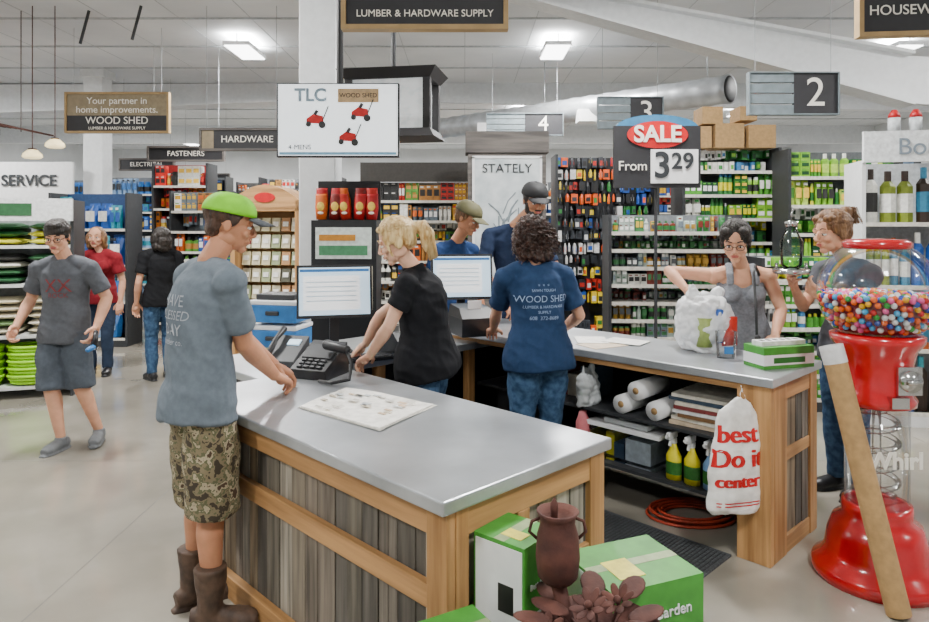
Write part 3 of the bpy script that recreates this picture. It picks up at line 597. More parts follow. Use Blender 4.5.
T(e,'Whirl',(0,-.145,.6),.11,ink,bold=.003)
random.seed(11); m=MB().use(GLOSS,True); gp=['#d0101a','#f0b40c','#10a030','#1440b0','#f0f0f0','#f05aa0','#f0640c','#4ab0e8']
pk=[]
def tryadd(p):
    for o in pk:
        if (o-p).length_squared<.00062: return
    pk.append(p)
for k in range(11000):
    if k<7500:
        t=math.radians(random.uniform(-44,-3)); a=random.uniform(0,2*math.pi); r=.247; p=V((r*math.cos(t)*math.cos(a),r*math.cos(t)*math.sin(a),1.375+r*math.sin(t)))
    else:
        a=random.uniform(0,2*math.pi); r=.235*math.sqrt(random.random()); p=V((r*math.cos(a),r*math.sin(a),1.375-.012+.015*math.cos(r*9)))
    if len(pk)<950: tryadd(p)
for p in pk: m.color(random.choice(gp)); m.ell(p,.0145,nu=8,nv=6)
m.color('#802030'); m.lathe([(.17,1.19),(.215,1.26),(.23,1.345),(.0,1.355)],n=24)
m.obj('gumballs',e)
e=E('cardboard_tube',(0,0,0)); m=MB().use(card,True); m.tube([(1.885,2.95,.01),(1.71,3.16,1.12)],.05,24,cap=False); m.tube([(1.885,2.95,.01),(1.71,3.16,1.12)],.046,24,cap=False); m.use(bagm); m.tube([(1.72,3.15,1.06),(1.705,3.165,1.14)],.052,24,cap=False); m.obj('tube',e)
e=E('glass_bird_feeder',(1.98,4.12,1.30)); m=MB().use(clear('feeder_glass',(.80,.93,.88),.3),True); m.lathe([(.03,.13),(.06,.16),(.065,.3),(.035,.36),(.03,.4)],n=24); m.use(chrome); m.lathe([(.035,.39),(.04,.42),(0,.43)],n=20); m.lathe([(0,.1),(.1,.105),(.11,.12),(.1,.135),(.03,.14)],n=24); m.tube([(0,0,.43),(0,0,.47),(.015,0,.49),(0,0,.51)],.004,6); m.tube([(.09,0,.12),(.09,0,.17)],.01,8); m.tube([(-.09,0,.12),(-.09,0,.17)],.01,8); m.obj('feeder',e)
e=E('scanner_cord',(0,0,0)); m=MB().use(black,True); m.tube([(1.66,3.85,.94),(1.66,3.87,1.2),(1.68,3.95,1.42),(1.72,4.02,1.46),(1.76,4.06,1.4)],.008,8); m.cap((1.66,3.85,.96),(1.66,3.85,1.06),.02,.018); m.obj('cord',e)
# ---------------------------------------------------------------- foreground garden goods
def carton(x,y,z,yaw,w,d,h,name='garden_product_carton'):
    e=E(name,(x,y,z),yaw); m=MB().use(green); m.box(-w/2,w/2,-d/2,d/2,0,h); m.use(white); m.box(-w*.35,w*.35,-d/2-.002,-d/2,h*.2,h*.5); m.box(-w/2-.002,-w/2,-d*.46,d*.46,h*.04,h*.97)
    m.use(PR).color('#e0d24a'); m.box(-w*.3,-w*.02,-d*.3,d*.1,h,h+.002); m.color('#8fa070'); m.box(-w/2,w/2,-.02,.02,h,h+.001); m.color('#1d5b1c'); m.box(-w*.45,w*.45,-d/2-.0015,-d/2,h*.06,h*.14); m.color('#1d1d1d'); m.box(-w/2-.003,-w/2-.001,-d*.3,-.0,h*.5,h*.7); m.obj('carton',e,bevel=.004)
    T(e,'Best Garden',(0,-d/2-.004,h*.7),w*.14,white); return e
carton(.53,2.16,.33,22,.33,.28,.30); carton(.53,2.16,0,20,.36,.3,.328); carton(.16,2.12,.33,50,.18,.19,.42); carton(.17,2.13,0,43,.24,.16,.328); carton(.2,1.84,0,20,.42,.24,.47); carton(-.03,1.88,.0,30,.24,.2,.57)
e=E('rusty_metal_planter',(.30,1.88,.472)); m=MB().use(rust,True)
m.lathe([(.0,0),(.09,.0),(.11,.04),(.15,.09),(.175,.13),(.165,.135),(.13,.10),(0,.07)],(.07,-.03,0),28)
cx,cy=-.03,.09; z0=.20
m.lathe([(.045,0),(.058,.015),(.064,.07),(.06,.13),(.05,.165),(.052,.185),(.062,.20),(.056,.202),(.044,.185),(.0,.17)],(cx,cy,z0),28)
m.lathe([(.01,.17),(.012,.22),(0,.24)],(cx-.01,cy,z0),10)
for s_ in (-1,1): m.tube([(cx+s_*.06,cy,z0+.12),(cx+s_*.082,cy,z0+.14),(cx+s_*.075,cy,z0+.17),(cx+s_*.05,cy,z0+.18)],.005,6)
m.tube([(cx,cy,z0),(0,.05,.06)],.022,8)
def flower(c,R,n=7,r=.05):
    for i in range(n):
        a=2*math.pi*i/n; d=R@V((math.cos(a),math.sin(a),.35)); m.ell(V(c)+d*r*.8,(r*.6,r*.3,r*.06),R@Matrix.Rotation(a,3,'Z')@Matrix.Rotation(-.35,3,'Y'),10,6)
    m.ell(V(c)+R@V((0,0,.012)),r*.3,nu=8,nv=6)
random.seed(4)
for i,(x,y,z) in enumerate(((.03,-.09,.22),(.12,-.03,.2),(-.08,-.08,.14),(.06,-.15,.15))):
    R=Matrix.Rotation(random.uniform(-.3,.3)+.5,3,'X')@Matrix.Rotation(random.uniform(-.5,.5),3,'Y'); flower((x,y,z),R,8,r=random.uniform(.034,.045)); m.tube([(x,y,z),(x*.6+.02,y*.6,z*.5),(.05,-.02,.06)],.005,6)
for i in range(10): 
    a=i*.63+.3; rr=.14+.06*(i%2); L=V((.07+rr*math.cos(a),-.03+.85*rr*math.sin(a),.15+.02*(i%3))); m.ell(L,(.055,.036,.0035),Matrix.Rotation(a,3,'Z')@Matrix.Rotation(-.2,3,'Y'),14,6); m.tube([L,(.07,-.03,.06)],.004,5)
m.obj('planter',e)
# ---------------------------------------------------------------- people
def skinmat(n,h): 
    m=pm(n,h,.6,var=.08,scale=14); b=m.node_tree.nodes['Principled BSDF']; b.inputs['Subsurface Weight'].default_value=.12; b.inputs['Subsurface Scale'].default_value=.02; return m
SK=skinmat('skin_fair','#cf9a7c'); SK2=skinmat('skin_tan','#bb8260'); LIP=pm('lip','#b05a52',.4); EYEW=pm('eye_white','#e8e6e2',.2); IR=pm('iris','#33261c',.2)
def hairm(n,a,b): return pm(n,a,.45,scale=9,stretch=(6,6,1.2),hex2=b,bump=.6,bscale=14)
BROWN=hairm('hair_brown','#2e1f17','#4e3424'); BLOND=hairm('hair_blond','#b48a4c','#e8cf98'); DBR=hairm('hair_dark','#15110f','#2e2621'); LBR=hairm('hair_light_brown','#5b3a20','#8c6640'); CURL=hairm('hair_curly','#21130d','#47291c')
def cloth(n,h,h2=None,**k): return pm(n,h,.85,scale=k.get('scale',40),var=.08,hex2=h2,bump=.3,bscale=9,spec=.2)
jeans=cloth('denim','#2c4664','#466484',scale=30)
def Rhead(yaw,pitch,roll=0):
    F=V((math.cos(math.radians(yaw))*math.cos(math.radians(pitch)),math.sin(math.radians(yaw))*math.cos(math.radians(pitch)),math.sin(math.radians(pitch))))
    X=V((math.sin(math.radians(yaw)),-math.cos(math.radians(yaw)),0)); U=X.cross(F)
    R=Matrix((X,F,U)).transposed()
    return R@Matrix.Rotation(math.radians(roll),3,'Y')
def wr(seed,amp):
    o=V((seed*3.1,seed*1.7,0))
    def f(c,n):
        q=V((c.x*7,c.y*7,c.z*8+c.x*4))+o
        a=noise.noise(q); b=noise.noise(V((q.x*1.3+q.z*.5,q.y*1.3,q.z*1.7-q.x*.5)))
        return amp*(.25+a*1.0+ (1-abs(b)*3.0)*.35)
    return f
def hand(mb,W,tip,pn,right,curl=(20,25,20),sc=1.,spread=4):
    W=V(W);d=(V(tip)-W).normalized(); n=V(pn); n=(n-d*n.dot(d)).normalized(); th=d.cross(n) if right else n.cross(d)
    L=.092*sc
    for k,o in enumerate((.03,.011,-.009,-.028)):
        kn=W+d*(L-(.0,.0,.004,.012)[k]*sc)+th*o*sc
        mb.tube([W+th*o*.55*sc-d*.01,W+d*L*.5+th*o*.95*sc,kn],[.014*sc,.0155*sc,.0125*sc],10); mb.ell(kn,.012*sc,nu=10,nv=6)
        ln=(.07,.078,.073,.057)[k]*sc; sp=math.radians((1.5-k)*spread); dir=(d*math.cos(sp)+th*math.sin(sp)).normalized(); p=kn; ang=0
        for j,fr in enumerate((.45,.3,.25)):
            ang+=math.radians(curl[j]*(1+.12*k)); q=p+(dir*math.cos(ang)+n*math.sin(ang))*ln*fr
            r0=(.0095,.0085,.0078)[j]*sc; mb.tube([p,q],[r0,r0*.9],10); mb.ell(q,r0*.92,nu=10,nv=6); p=q
    p=W+d*.022*sc+th*.026*sc; mb.ell(p,(.02*sc,)*3,nu=10,nv=8); mb.ell(W+d*.05*sc+n*.006*sc,.026*sc,nu=10,nv=8)
    q=p+(d*.6+th*.75+n*.25).normalized()*.042*sc; mb.tube([p,q],[.015*sc,.0115*sc],10); mb.ell(q,.0115*sc,nu=10,nv=6)
    r=q+(d*.9+th*.25+n*.3).normalized()*.034*sc; mb.tube([q,r],[.0112*sc,.009*sc],10); mb.ell(r,.009*sc,nu=10,nv=6)
def person(name,pel,che,head,yaw,hyaw=None,hpitch=0,hroll=0,py=None,fem=False,hs=1.,sw=None,
        eR=None,eL=None,wR=None,wL=None,tR=None,tL=None,nR=(0,0,-1),nL=(0,0,-1),curl=(22,28,22),
        kR=None,kL=None,aR=None,aL=None,fR=None,fL=None,shirt=None,pants=None,sleeve=.62,bottom='long',shoe=black,skin=SK,
        hair=BROWN,style='short',cap=None,bill=None,glasses=False,beard=False,boots=False,tank=False,bulk=1.,wseed=1,hemdrop=.1,collar=False,legb=1.):
    root=E(name,(0,0,0)); pel=V(pel);che=V(che);head=V(head); py=yaw if py is None else py; hyaw=yaw if hyaw is None else hyaw
    f=lambda t:V((math.cos(math.radians(t)),math.sin(math.radians(t)),0)); r=lambda t:V((math.sin(math.radians(t)),-math.cos(math.radians(t)),0))
    Fc,Rc,Fp,Rp=f(yaw),r(yaw),f(py),r(py); sw=sw or (.165 if fem else .19); up=V((0,0,1)); k=bulk
    ax=(che-pel).normalized(); SR=che+Rc*sw-ax*.055; SL=che-Rc*sw-ax*.055
    hw=.088
    HR=pel+Rp*hw-up*.03; HL=pel-Rp*hw-up*.03
    if kR is None: kR=HR+V((0,0,-.42))+Fp*.03
    if kL is None: kL=HL+V((0,0,-.42))+Fp*.03
    if aR is None: aR=V((kR[0],kR[1],.09))-Fp*.03
    if aL is None: aL=V((kL[0],kL[1],.09))-Fp*.03
    kR,kL,aR,aL=map(V,(kR,kL,aR,aL)); fR=py-8 if fR is None else fR; fL=py+8 if fL is None else fL
    if eR is None: eR=SR+Rc*.07-up*.27-Fc*.02
    if eL is None: eL=SL-Rc*.07-up*.27-Fc*.02
    if wR is None: wR=V(eR)-up*.23+Fc*.08
    if wL is None: wL=V(eL)-up*.23+Fc*.08
    eR,eL,wR,wL=map(V,(eR,eL,wR,wL))
    if tR is None: tR=wR+(wR-eR)*.5
    if tL is None: tL=wL+(wL-eL)*.5
    st=([(-hemdrop/.48,.198,.158),(-.06,.194,.156),(.12,.176,.132),(.33,.145,.110),(.5,.143,.110),(.68,.155,.118),(.85,.15,.105),(.96,.115,.075),(1.03,.062,.055)] if fem else
        [(-hemdrop/.48,.192,.152),(-.06,.187,.148),(.12,.175,.132),(.35,.166,.12),(.55,.17,.122),(.72,.182,.128),(.87,.178,.112),(.96,.135,.085),(1.04,.068,.06)])
    if tank: st=st[:6]+[(.8,.148,.112),(.86,.125,.085)]
    m=MB().use(shirt); pts=[];rad=[];lat=[]
    for t,a,b in st:
        bow=Fc*(-.02*math.sin(max(0,min(1,t))*math.pi)); pts.append(pel.lerp(che,t)+bow if t>=0 else pel+(pel-che)*(-t)*1.0); rad.append((a*k,b*k)); lat.append(Rp.lerp(Rc,max(0,min(1,t))))
    m.tube(pts,rad,28,lats=lat)
    for S,sg in ((SR,1),(SL,-1)):
        if tank:
            pp=[pel.lerp(che,.8)+Rc*sg*.075+Fc*.1,pel.lerp(che,.93)+Rc*sg*.075+Fc*.09,che+Rc*sg*.07+ax*.028+Fc*.01,pel.lerp(che,.93)+Rc*sg*.075-Fc*.075,pel.lerp(che,.78)+Rc*sg*.075-Fc*.09]
            m.tube(pp,[(.024,.014)]*5,10,lats=[Rc]*5)
        else:
            m.tube([che+Rc*sg*.03-ax*.0,che+Rc*sg*.1-ax*.015,S+ax*.012],[.05,.056,.056],14); m.ell(S,(.068,)*3)
            m.tube([che+Rc*sg*.07-ax*.14,S-ax*.03-Rc*sg*.03],[.08,.06],12)
    if fem:
        for sg in (1,-1): m.ell(pel.lerp(che,.68)+Rc*sg*.07+Fc*.075,(.068,.068,.065))
    if not tank:
        for S,El in ((SR,eR),(SL,eL)):
            q=S.lerp(El,sleeve); m.tube([S,S.lerp(El,sleeve*.5),q],[.066,.062,.064 if sleeve<.8 else .052],18)
    if collar: m.tube([che+ax*.0,che+ax*.05+Fc*.01],[.068,.06],20)
    shirt_ob=remesh(m,'shirt',.0085 if not tank else .006,root,3 if not tank else 2,wr(wseed,.011 if not tank else .004))
    m=MB().use(skin); m.tube([che-ax*.08,che+ax*.03,head-up*.06*hs-f(hyaw)*.02],[.06,.055 if not fem else .048,.056 if not fem else .046],16)
    if tank:
        m.tube([pel.lerp(che,t) for t in (.6,.72,.87,.96,1.03)],[(.11,.08),(.125,.085),(.13,.085),(.1,.065),(.055,.05)],24,lats=[Rc]*5)
        for S,sg in ((SR,1),(SL,-1)): m.tube([che+Rc*sg*.03-ax*.01,S],[.045,.05],12); m.ell(S,.054)
    for S,El,Wr,tp,nn,rt in ((SR,eR,wR,tR,nR,True),(SL,eL,wL,tL,nL,False)):
        g=.9 if fem else 1.05
        m.tube([S,S.lerp(El,.45),El],[.05*g,.047*g,.038*g],16); m.ell(S,.05*g); m.ell(El,.039*g)
        m.tube([El,El.lerp(Wr,.3),El.lerp(Wr,.7),Wr],[.038*g,.043*g,.033*g,.026*g],16); m.ell(Wr,.027*g)
        hand(m,Wr,tp,nn,rt,curl,1.0 if fem else 1.08)
    remesh(m,'arms_and_neck',.0042,root,2)
    if pants:
        m=MB().use(pants); m.tube([pel+ax*.06,pel,pel-up*.08],[(.135*k,.095*k),(.152*k,.11*k),(.156*k,.118*k)],24,lats=[Rp]*3)
        for H,Kn,An in ((HR,kR,aR),(HL,kL,aL)):
            if bottom=='long':
                m.tube([H+up*.0,H.lerp(Kn,.4),Kn,Kn.lerp(An,.35),An-up*.01],[.09*k,.088*k,.064,.062,.052],18); m.ell(Kn,.064)
            else:
                q=Kn.lerp(An,.1); m.tube([H+up*.0,H.lerp(Kn,.5),q],[.096*k,.104*k*legb,.1*k*legb],18)
            m.ell(H-Fp*.035-up*.045,(.078,.082,.09))
        remesh(m,'trousers' if bottom=='long' else 'shorts',.009,root,3,wr(wseed+5,.009))
        if bottom!='long':
            m=MB().use(skin)
            for Kn,An,H in ((kR,aR,HR),(kL,aL,HL)):
                m.tube([H.lerp(Kn,.6),Kn,Kn.lerp(An,.3)-Fp*.012,Kn.lerp(An,.7),An],[.066,.054,.057,.042,.034],16); m.ell(Kn+Fp*.008,.052)
            remesh(m,'legs',.007,root,3)
        m=MB().use(shoe)
        for An,ya in ((aR,fR),(aL,fL)):
            d=f(ya); rr=r(ya); A=V(An); b=V((A.x,A.y,A.z-.09)); K_=1.12 if boots else 1
            m.tube([b-d*.07*K_+up*.045,b-d*.02+up*.05,b+d*.06*K_+up*.047,b+d*.13*K_+up*.038,b+d*.17*K_+up*.032],[(.03,.035),(.038,.048),(.042,.044),(.048*K_,.035),(.032,.024)],16,lats=[rr]*5)
            m.tube([b-d*.085*K_+up*.004,b-d*.05+up*.004,b+d*.08*K_+up*.004,b+d*.14*K_+up*.004,b+d*.19*K_+up*.004],[(.022,.014),(.038,.014),(.046,.014),(.047,.014),(.025,.012)],14,lats=[rr]*5)
            m.tube([b+up*.04,b+up*(.15 if boots else .08),b+up*(.26 if boots else .1)],[.05 if boots else .046,.055 if boots else .044,.068 if boots else .042],16)
            m.ell(b-d*.035+up*.05,(.042,.042,.045))
        remesh(m,'boots' if boots else 'shoes',.0065,root,2,wr(3,.006) if boots else None)
    R=Rhead(hyaw,hpitch,hroll); hc=head
    def h(x,y,z): return hc+R@V((x,y,z))*hs
    def he(mb,c,rd,Rx=None,**q): mb.ell(h(*c),tuple(a*hs for a in rd),R@Rx if Rx is not None else R,**q)
    m=MB().use(skin); he(m,(0,-.01,.03),(.075,.095,.09),nu=24,nv=16); he(m,(0,.024,-.02),(.062,.066,.078),nu=24,nv=16)
    he(m,(0,.035,-.065),(.05,.048,.042)); he(m,(0,.066,-.094),(.026,.022,.02))
    for s_ in (-1,1):
        he(m,(s_*.045,.0,-.06),(.018,.04,.03)); he(m,(s_*.038,.066,-.028),(.026,.02,.02)); he(m,(s_*.03,.08,.022),(.026,.011,.008),Matrix.Rotation(s_*.1,3,'Y'))
        he(m,(s_*.031,.077,.008),(.016,.012,.009)); he(m,(s_*.031,.076,-.013),(.015,.01,.006))
        he(m,(s_*.076,-.01,-.006),(.008,.018,.03),Matrix.Rotation(-s_*.3,3,'Z')); he(m,(s_*.011,.1,-.036),(.008,.009,.007))
    m.tube([h(0,.085,.012),h(0,.1,-.012),h(0,.110,-.031)],[.009*hs,.010*hs,.011*hs],10); he(m,(0,.106,-.033),(.0105,.011,.009))
    he(m,(0,.084,-.06),(.03,.014,.016))
    remesh(m,'head',.0042,root,2)
    m=MB().use(LIP,True); he(m,(0,.0955,-.056),(.023,.007,.0045)); he(m,(0,.0945,-.064),(.02,.008,.0055))
    for s_ in (-1,1):
        m.use(EYEW); he(m,(s_*.031,.0775,-.001),(.014,.012,.0085)); m.use(IR); he(m,(s_*.031,.0865,-.002),(.0062,.004,.0062),nu=10,nv=8)
        m.use(hair); m.tube([h(s_*.014,.09,.027),h(s_*.032,.09,.034),h(s_*.052,.078,.028)],[.003,.0042,.0025],6)
        m.tube([h(s_*.017,.089,.005),h(s_*.031,.0915,.0085),h(s_*.046,.084,.004)],[.0015,.002,.0015],6)
    m.obj('face_features',root)
    if beard:
        m=MB().use(hair); he(m,(0,.04,-.085),(.055,.052,.045)); he(m,(0,.09,-.049),(.03,.012,.006))
        for s_ in (-1,1): he(m,(s_*.052,.015,-.05),(.02,.035,.05))
        remesh(m,'beard',.005,root,2)
    hd=lambda c,n:.004*noise.noise(c*38)+.006*noise.noise(c*16)
    m=MB().use(hair)
    if style in('short','mop'):
        he(m,(0,-.02,.042),(.083,.099,.088),nu=24,nv=16); he(m,(0,-.058,-.01),(.07,.045,.06))
        for s_ in (-1,1): he(m,(s_*.072,.005,.025),(.012,.03,.035))
        if style=='mop': he(m,(0,.045,.1),(.065,.045,.03)); he(m,(0,-.01,.06),(.09,.1,.082))
        remesh(m,'hair',.005,root,2,hd)
    elif style in('pony','bun','updo'):
        he(m,(0,-.022,.04),(.086,.102,.09),nu=24,nv=16); he(m,(0,-.06,.0),(.076,.05,.07))
        for s_ in (-1,1): he(m,(s_*.074,.012,.03),(.014,.04,.045)); he(m,(s_*.045,.045,.085),(.035,.035,.022)); he(m,(s_*.079,-.012,.0),(.011,.03,.045))
        if style=='pony':
            he(m,(0,-.12,.03),(.03,.03,.03)); m.tube([h(0,-.12,.04),h(0,-.15,.03),h(.0,-.16,-.03),h(.01,-.145,-.09),h(.01,-.135,-.14)],[.026,.04,.044,.034,.012],14)
            for s_ in (-1,1): m.tube([h(s_*.07,.05,.04),h(s_*.078,.045,-.02),h(s_*.07,.04,-.07)],[.01,.012,.004],8)
        elif style=='bun':
            he(m,(0,-.1,.1),(.04,.04,.04)); m.tube([h(.0,-.12,.12),h(.01,-.15,.1),h(.01,-.15,.05)],[.02,.025,.008],12)
        remesh(m,'hair',.005,root,2,hd)
        m=MB().use(hair,True); random.seed(wseed)
        for i in range(170):
            a=random.uniform(-1.5,1.5); p=[]
            for j in range(6):
                u=j/5; x=math.sin(a)*.09*math.sin(max(.12,math.pi*(.15+.7*u)))**.7
                y=.085*math.cos(u*2.5)-.02-(.02*u); z=.047+.09*math.cos(a)*math.sin(math.pi*(.12+.76*u))
                p.append(h(x*1.02,y,z))
            m.tube(p,[.0014]*6,4)
        if style!='updo':
          for i in range(80):
            o=V((random.uniform(-.035,.035),random.uniform(-.03,.02),0)); base=[(0,-.115,.04),(0,-.155,.04),(0,-.17,-.03),(.01,-.155,-.09),(.01,-.14,-.16)] if style=='pony' else [(0,-.11,.12),(.01,-.15,.12),(.02,-.165,.07),(.0,-.15,.03)]
            m.tube([h(b[0]+o.x*(.4+.3*j),b[1]+o.y,b[2]+random.uniform(-.006,.006)) for j,b in enumerate(base)],.0016,4)
        m.obj('hair_strands',root)
    elif style in('curly','long'):
        he(m,(0,-.03,.035),(.088,.1,.09),nu=24,nv=16); he(m,(0,-.075,-.04),(.085,.06,.09)); he(m,(0,-.07,-.1),(.09,.05,.06))
        for s_ in (-1,1): he(m,(s_*.085,-.015,-.02),(.03,.05,.08)); he(m,(s_*.08,-.03,-.09),(.035,.04,.05))
        if style=='curly':
            remesh(m,'hair',.006,root,1,lambda c,n:.02*noise.noise(c*24)+.012*noise.noise(c*55))
            m=MB().use(hair,True); random.seed(wseed+2)
            for i in range(300):
                a=random.uniform(0,2*math.pi); t=random.uniform(-.7,1.2); q=V((.1*math.cos(t)*math.cos(a),-.035+.108*math.cos(t)*math.sin(a),.025+.1*math.sin(t)))
                if q.y>.045 and q.z<.07: continue
                ln=random.uniform(.05,.13); rr_=random.uniform(.008,.013); pp=[]
                ph=random.uniform(0,6)
                for j in range(14):
                    u=j/13; pp.append(h(q.x*(1+.32*u)+rr_*math.cos(ph+j*1.3),q.y*(1+.15*u)-.01*u+rr_*math.sin(ph+j*1.3),q.z-ln*u))
                m.tube(pp,.0024,4)
            m.obj('curls',root)
        else: remesh(m,'hair',.006,root,2,hd)
    if cap:
        e2=MB().use(cap,True); n=28; P=[]
        for j in range(9):
            t=j/8*math.pi/2
            for i in range(n):
                a=2*math.pi*i/n; P.append(h(.093*math.cos(t)**.75*math.cos(a) if j<8 else 0,-.012+.112*(math.cos(t)**.75 if j<8 else 0)*math.sin(a),.042+.088*math.sin(t)))
        F=[(j*n+i,j*n+(i+1)%n,(j+1)*n+(i+1)%n,(j+1)*n+i) for j in range(8) for i in range(n)]
        e2.add(P,F)
        e2.use(bill or cap,True); e2.ell(h(0,-.012,.131),.007*hs,nu=8,nv=6)
        e2.grid(lambda u,v:h((u-.5)*2*.078*(1-.25*v*v),(.055+.045*math.cos((u-.5)*2.6))+.085*v*math.cos((u-.5)*1.5),.046-.014*((u-.5)*2)**2-.018*v),12,6)
        e2.obj('cap',root,solid=.004)
    if glasses:
        g=MB().use(black,True)
        for s_ in (-1,1):
            g.tube([h(s_*.032+.023*math.cos(t*math.pi/8),.1,-.002+.017*math.sin(t*math.pi/8)) for t in range(16)],.002*hs,6,closed=True); g.tube([h(s_*.055,.098,.004),h(s_*.08,.02,.006),h(s_*.082,-.01,0)],.0018,6)
        g.tube([h(-.01,.101,.002),h(.01,.101,.002)],.002,6); g.obj('glasses',root)
    return shirt_ob
camo=bpy.data.materials.new('camouflage'); camo.use_nodes=True; nt=camo.node_tree; N=nt.nodes; b=N['Principled BSDF']; tc=N.new('ShaderNodeTexCoord'); nz=N.new('ShaderNodeTexNoise'); nz.inputs['Scale'].default_value=22; nz.inputs['Detail'].default_value=4; cr=N.new('ShaderNodeValToRGB'); cr.color_ramp.interpolation='CONSTANT'
els=cr.color_ramp.elements; els[0].color=(*lin('#3d3528'),1); els[1].position=.42; els[1].color=(*lin('#7d7156'),1)
for p,c in ((.5,'#5a5c40'),(.55,'#a89c80'),(.62,'#4a3828')): q_=els.new(p); q_.color=(*lin(c),1)
nt.links.new(tc.outputs['Object'],nz.inputs['Vector']); nt.links.new(nz.outputs['Fac'],cr.inputs[0]); nt.links.new(cr.outputs[0],b.inputs['Base Color']); b.inputs['Roughness'].default_value=.9
bootm=pm('brown_leather','#5c4636',.65,scale=18,hex2='#3a2b21',bump=.3); sneaker=pm('grey_sneaker','#6a6d70',.6)
s1=person('customer_in_green_cap',(-1.14,2.93,.98),(-1.12,2.99,1.51),(-1.055,3.06,1.705),45,hyaw=20,hpitch=-12,hs=1.06,bulk=1.02,sw=.20,legb=1.08,
  eR=(-.95,2.93,1.19),wR=(-.90,3.22,.99),tR=(-.81,3.37,.905),nR=(-.3,.1,-1),eL=(-1.15,3.33,1.2),wL=(-.97,3.46,.99),tL=(-.84,3.50,.91),
  kR=(-1.08,2.92,.52),kL=(-1.18,3.06,.52),aR=(-1.07,2.87,.09),aL=(-1.21,3.04,.09),fR=5,fL=40,shirt=cloth('tee_heather_grey','#646e77'),pants=camo,bottom='short',shoe=bootm,boots=True,
  cap=pm('cap_neon_green','#7ed40c',.7),bill=pm('cap_bill_grey','#3f444a',.7),skin=SK2,hair=BROWN,wseed=1,hemdrop=.10,sleeve=.75,curl=(28,35,25))
s2=person('cashier_in_black_polo',(-.22,3.92,.95),(-.28,3.88,1.42),(-.385,3.87,1.61),165,hyaw=178,hpitch=-22,fem=True,hs=1.07,bulk=1.2,
  eL=(-.41,3.70,1.15),wL=(-.53,3.80,.97),tL=(-.62,3.88,.90),eR=(-.5,4.05,1.16),wR=(-.6,4.13,.98),tR=(-.68,4.17,.9),
  shirt=cloth('polo_black','#15161a'),pants=jeans,hair=BLOND,style='pony',wseed=2,sleeve=.55,collar=True,skin=skinmat('skin_pale','#dcae92'))
s3=person('cashier_in_navy_tee',(.44,4.06,.95),(.42,4.08,1.44),(.39,4.13,1.62),105,hyaw=125,hpitch=-14,fem=True,hs=1.07,bulk=1.1,sw=.18,
  eL=(.2,4.24,1.16),wL=(.19,4.49,1.01),tL=(.18,4.64,.97),eR=(.70,4.14,1.15),wR=(.63,4.4,1.02),tR=(.57,4.54,.98),
  shirt=cloth('tee_navy','#243b5c'),pants=jeans,hair=CURL,style='curly',wseed=3,sleeve=.75)
person('customer_in_black_cap',(.42,5.65,1.02),(.42,5.62,1.66),(.57,5.53,1.90),-100,hyaw=-75,hpitch=-18,hs=1.14,sw=.21,
  eR=(.14,5.55,1.34),wR=(.30,5.32,1.09),tR=(.40,5.22,.99),eL=(.74,5.5,1.34),wL=(.68,5.32,1.1),tL=(.60,5.22,.98),
  shirt=cloth('shirt_navy','#1e2b44'),pants=jeans,hair=DBR,cap=pm('cap_black','#18191c',.7),skin=SK2,beard=True,wseed=4,sleeve=.8)
person('customer_in_olive_cap',(-.14,6.15,1.0),(-.08,6.1,1.52),(.03,6.0,1.76),-50,hyaw=-30,hpitch=-25,hs=1.16,sw=.2,
  shirt=cloth('shirt_blue','#223a64'),pants=jeans,hair=LBR,cap=pm('cap_olive','#5c593a',.7),skin=SK2,wseed=5,sleeve=.8)
person('customer_in_tank_top',(1.86,4.55,.95),(1.77,4.36,1.42),(1.69,4.24,1.60),-105,hyaw=-115,hpitch=-22,fem=True,hs=1.04,tank=True,
  eR=(1.33,4.42,1.40),wR=(1.39,4.27,1.30),tR=(1.44,4.22,1.19),nR=(1,0,0),eL=(1.99,4.27,1.17),wL=(1.88,4.12,1.02),tL=(1.80,4.04,.96),
  shirt=cloth('tank_heather','#7b7f87','#8d9198',scale=60),pants=jeans,hair=DBR,style='updo',glasses=True,wseed=6)
person('customer_in_grey_tee',(2.44,4.32,.95),(2.40,4.28,1.45),(2.27,4.2,1.655),-160,hyaw=-168,hpitch=-8,fem=True,hs=1.08,
  eL=(2.32,4.05,1.17),wL=(2.12,4.03,1.27),tL=(2.02,4.06,1.36),nL=(0,.6,.8),eR=(2.2,4.42,1.17),wR=(2.07,4.26,1.3),tR=(2.0,4.18,1.39),nR=(0,-.5,.8),curl=(35,40,30),
  shirt=cloth('tee_charcoal','#4e5056'),pants=jeans,hair=LBR,style='bun',wseed=7,sleeve=.6)
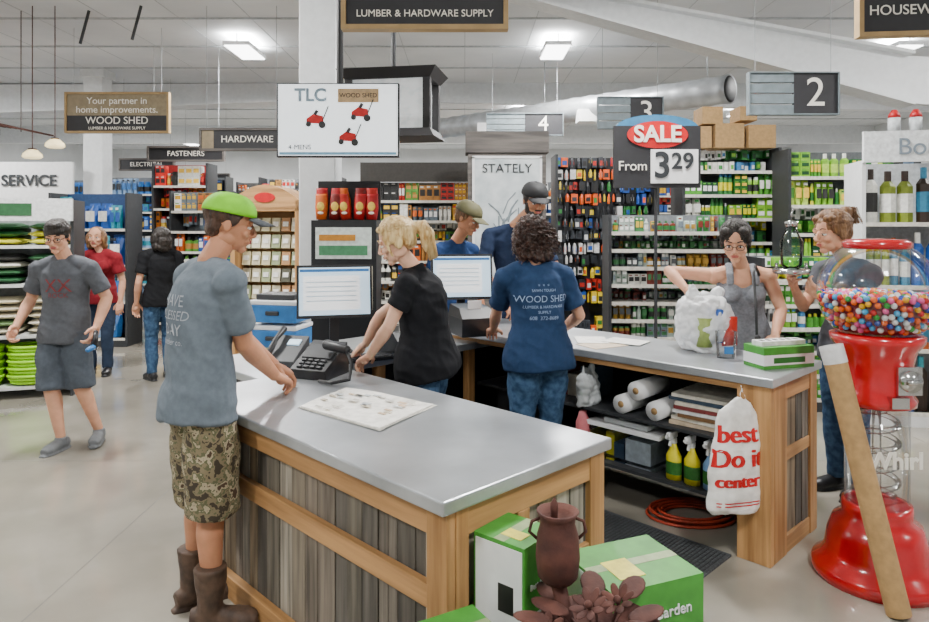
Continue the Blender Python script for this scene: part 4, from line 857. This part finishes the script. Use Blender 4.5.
s8=person('walking_customer',(-3.07,5.22,.92),(-3.05,5.19,1.42),(-3.07,5.13,1.61),-88,hyaw=-80,hpitch=-14,hs=1.0,
  eR=(-3.34,5.25,1.14),wR=(-3.35,5.08,.94),eL=(-2.76,5.25,1.14),wL=(-2.76,5.1,.93),nR=(1,0,0),nL=(-1,0,0),curl=(35,40,30),
  kR=(-3.12,5.12,.5),aR=(-3.05,5.14,.09),kL=(-2.95,5.2,.5),aL=(-2.86,5.32,.1),fR=-100,fL=-75,
  shirt=cloth('tee_grey','#56595f'),pants=cloth('shorts_slate','#4e555e'),bottom='short',shoe=sneaker,hair=DBR,style='mop',glasses=True,wseed=8,sleeve=.75)
person('shopper_in_red_top',(-4.16,7.75,.92),(-4.14,7.72,1.38),(-4.16,7.68,1.56),-80,fem=True,shirt=cloth('top_red','#85202a'),pants=cloth('capri_blue','#323f54'),hair=LBR,style='long',wseed=9)
person('shopper_in_black_top',(-3.35,7.5,.92),(-3.34,7.48,1.4),(-3.34,7.46,1.56),130,hyaw=150,fem=True,shirt=cloth('top_black','#18191c'),pants=jeans,hair=DBR,style='long',wseed=10)
prt=pm('shirt_print_grey','#a4aab0',.8); prb=pm('shirt_print_blue','#93a9c8',.8); prr=pm('shirt_print_red','#7a2b2f',.8)
decal(s1,[('HAVE',-.02,.02,.07),('BLESSED',0,-.04,.055),('DAY',.0,-.10,.07),('lumber co.',0,-.15,.035)],(-1.15,2.93,1.36),(.7,-.7,0),(.7,.7,0),prt)
decal(s3,[('WOOD SHED',0,.0,.055),('LUMBER & HARDWARE',0,-.045,.024),('SUPPLY',0,-.075,.024),('SAWN TOUGH',0,.05,.022),('*  *  *',0,.075,.03),('608  372-8689',0,-.11,.03)],(.44,4.05,1.27),(1,.2,0),(-.2,1,0),prb)
decal(s8,[('XX',0,.0,.14),('ROCK',0,-.07,.05)],(-3.05,5.2,1.24),(1,0,0),(0,1,0),prr)
e=E('handheld_scanner',(-2.74,5.03,.80)); m=MB().use(black,True); m.cap((0,0,0),(0,.02,.1),.025,.02); m.use(blue); m.cap((0,0,.0),(0,-.08,-.01),.022,.018); m.obj('scanner',e)
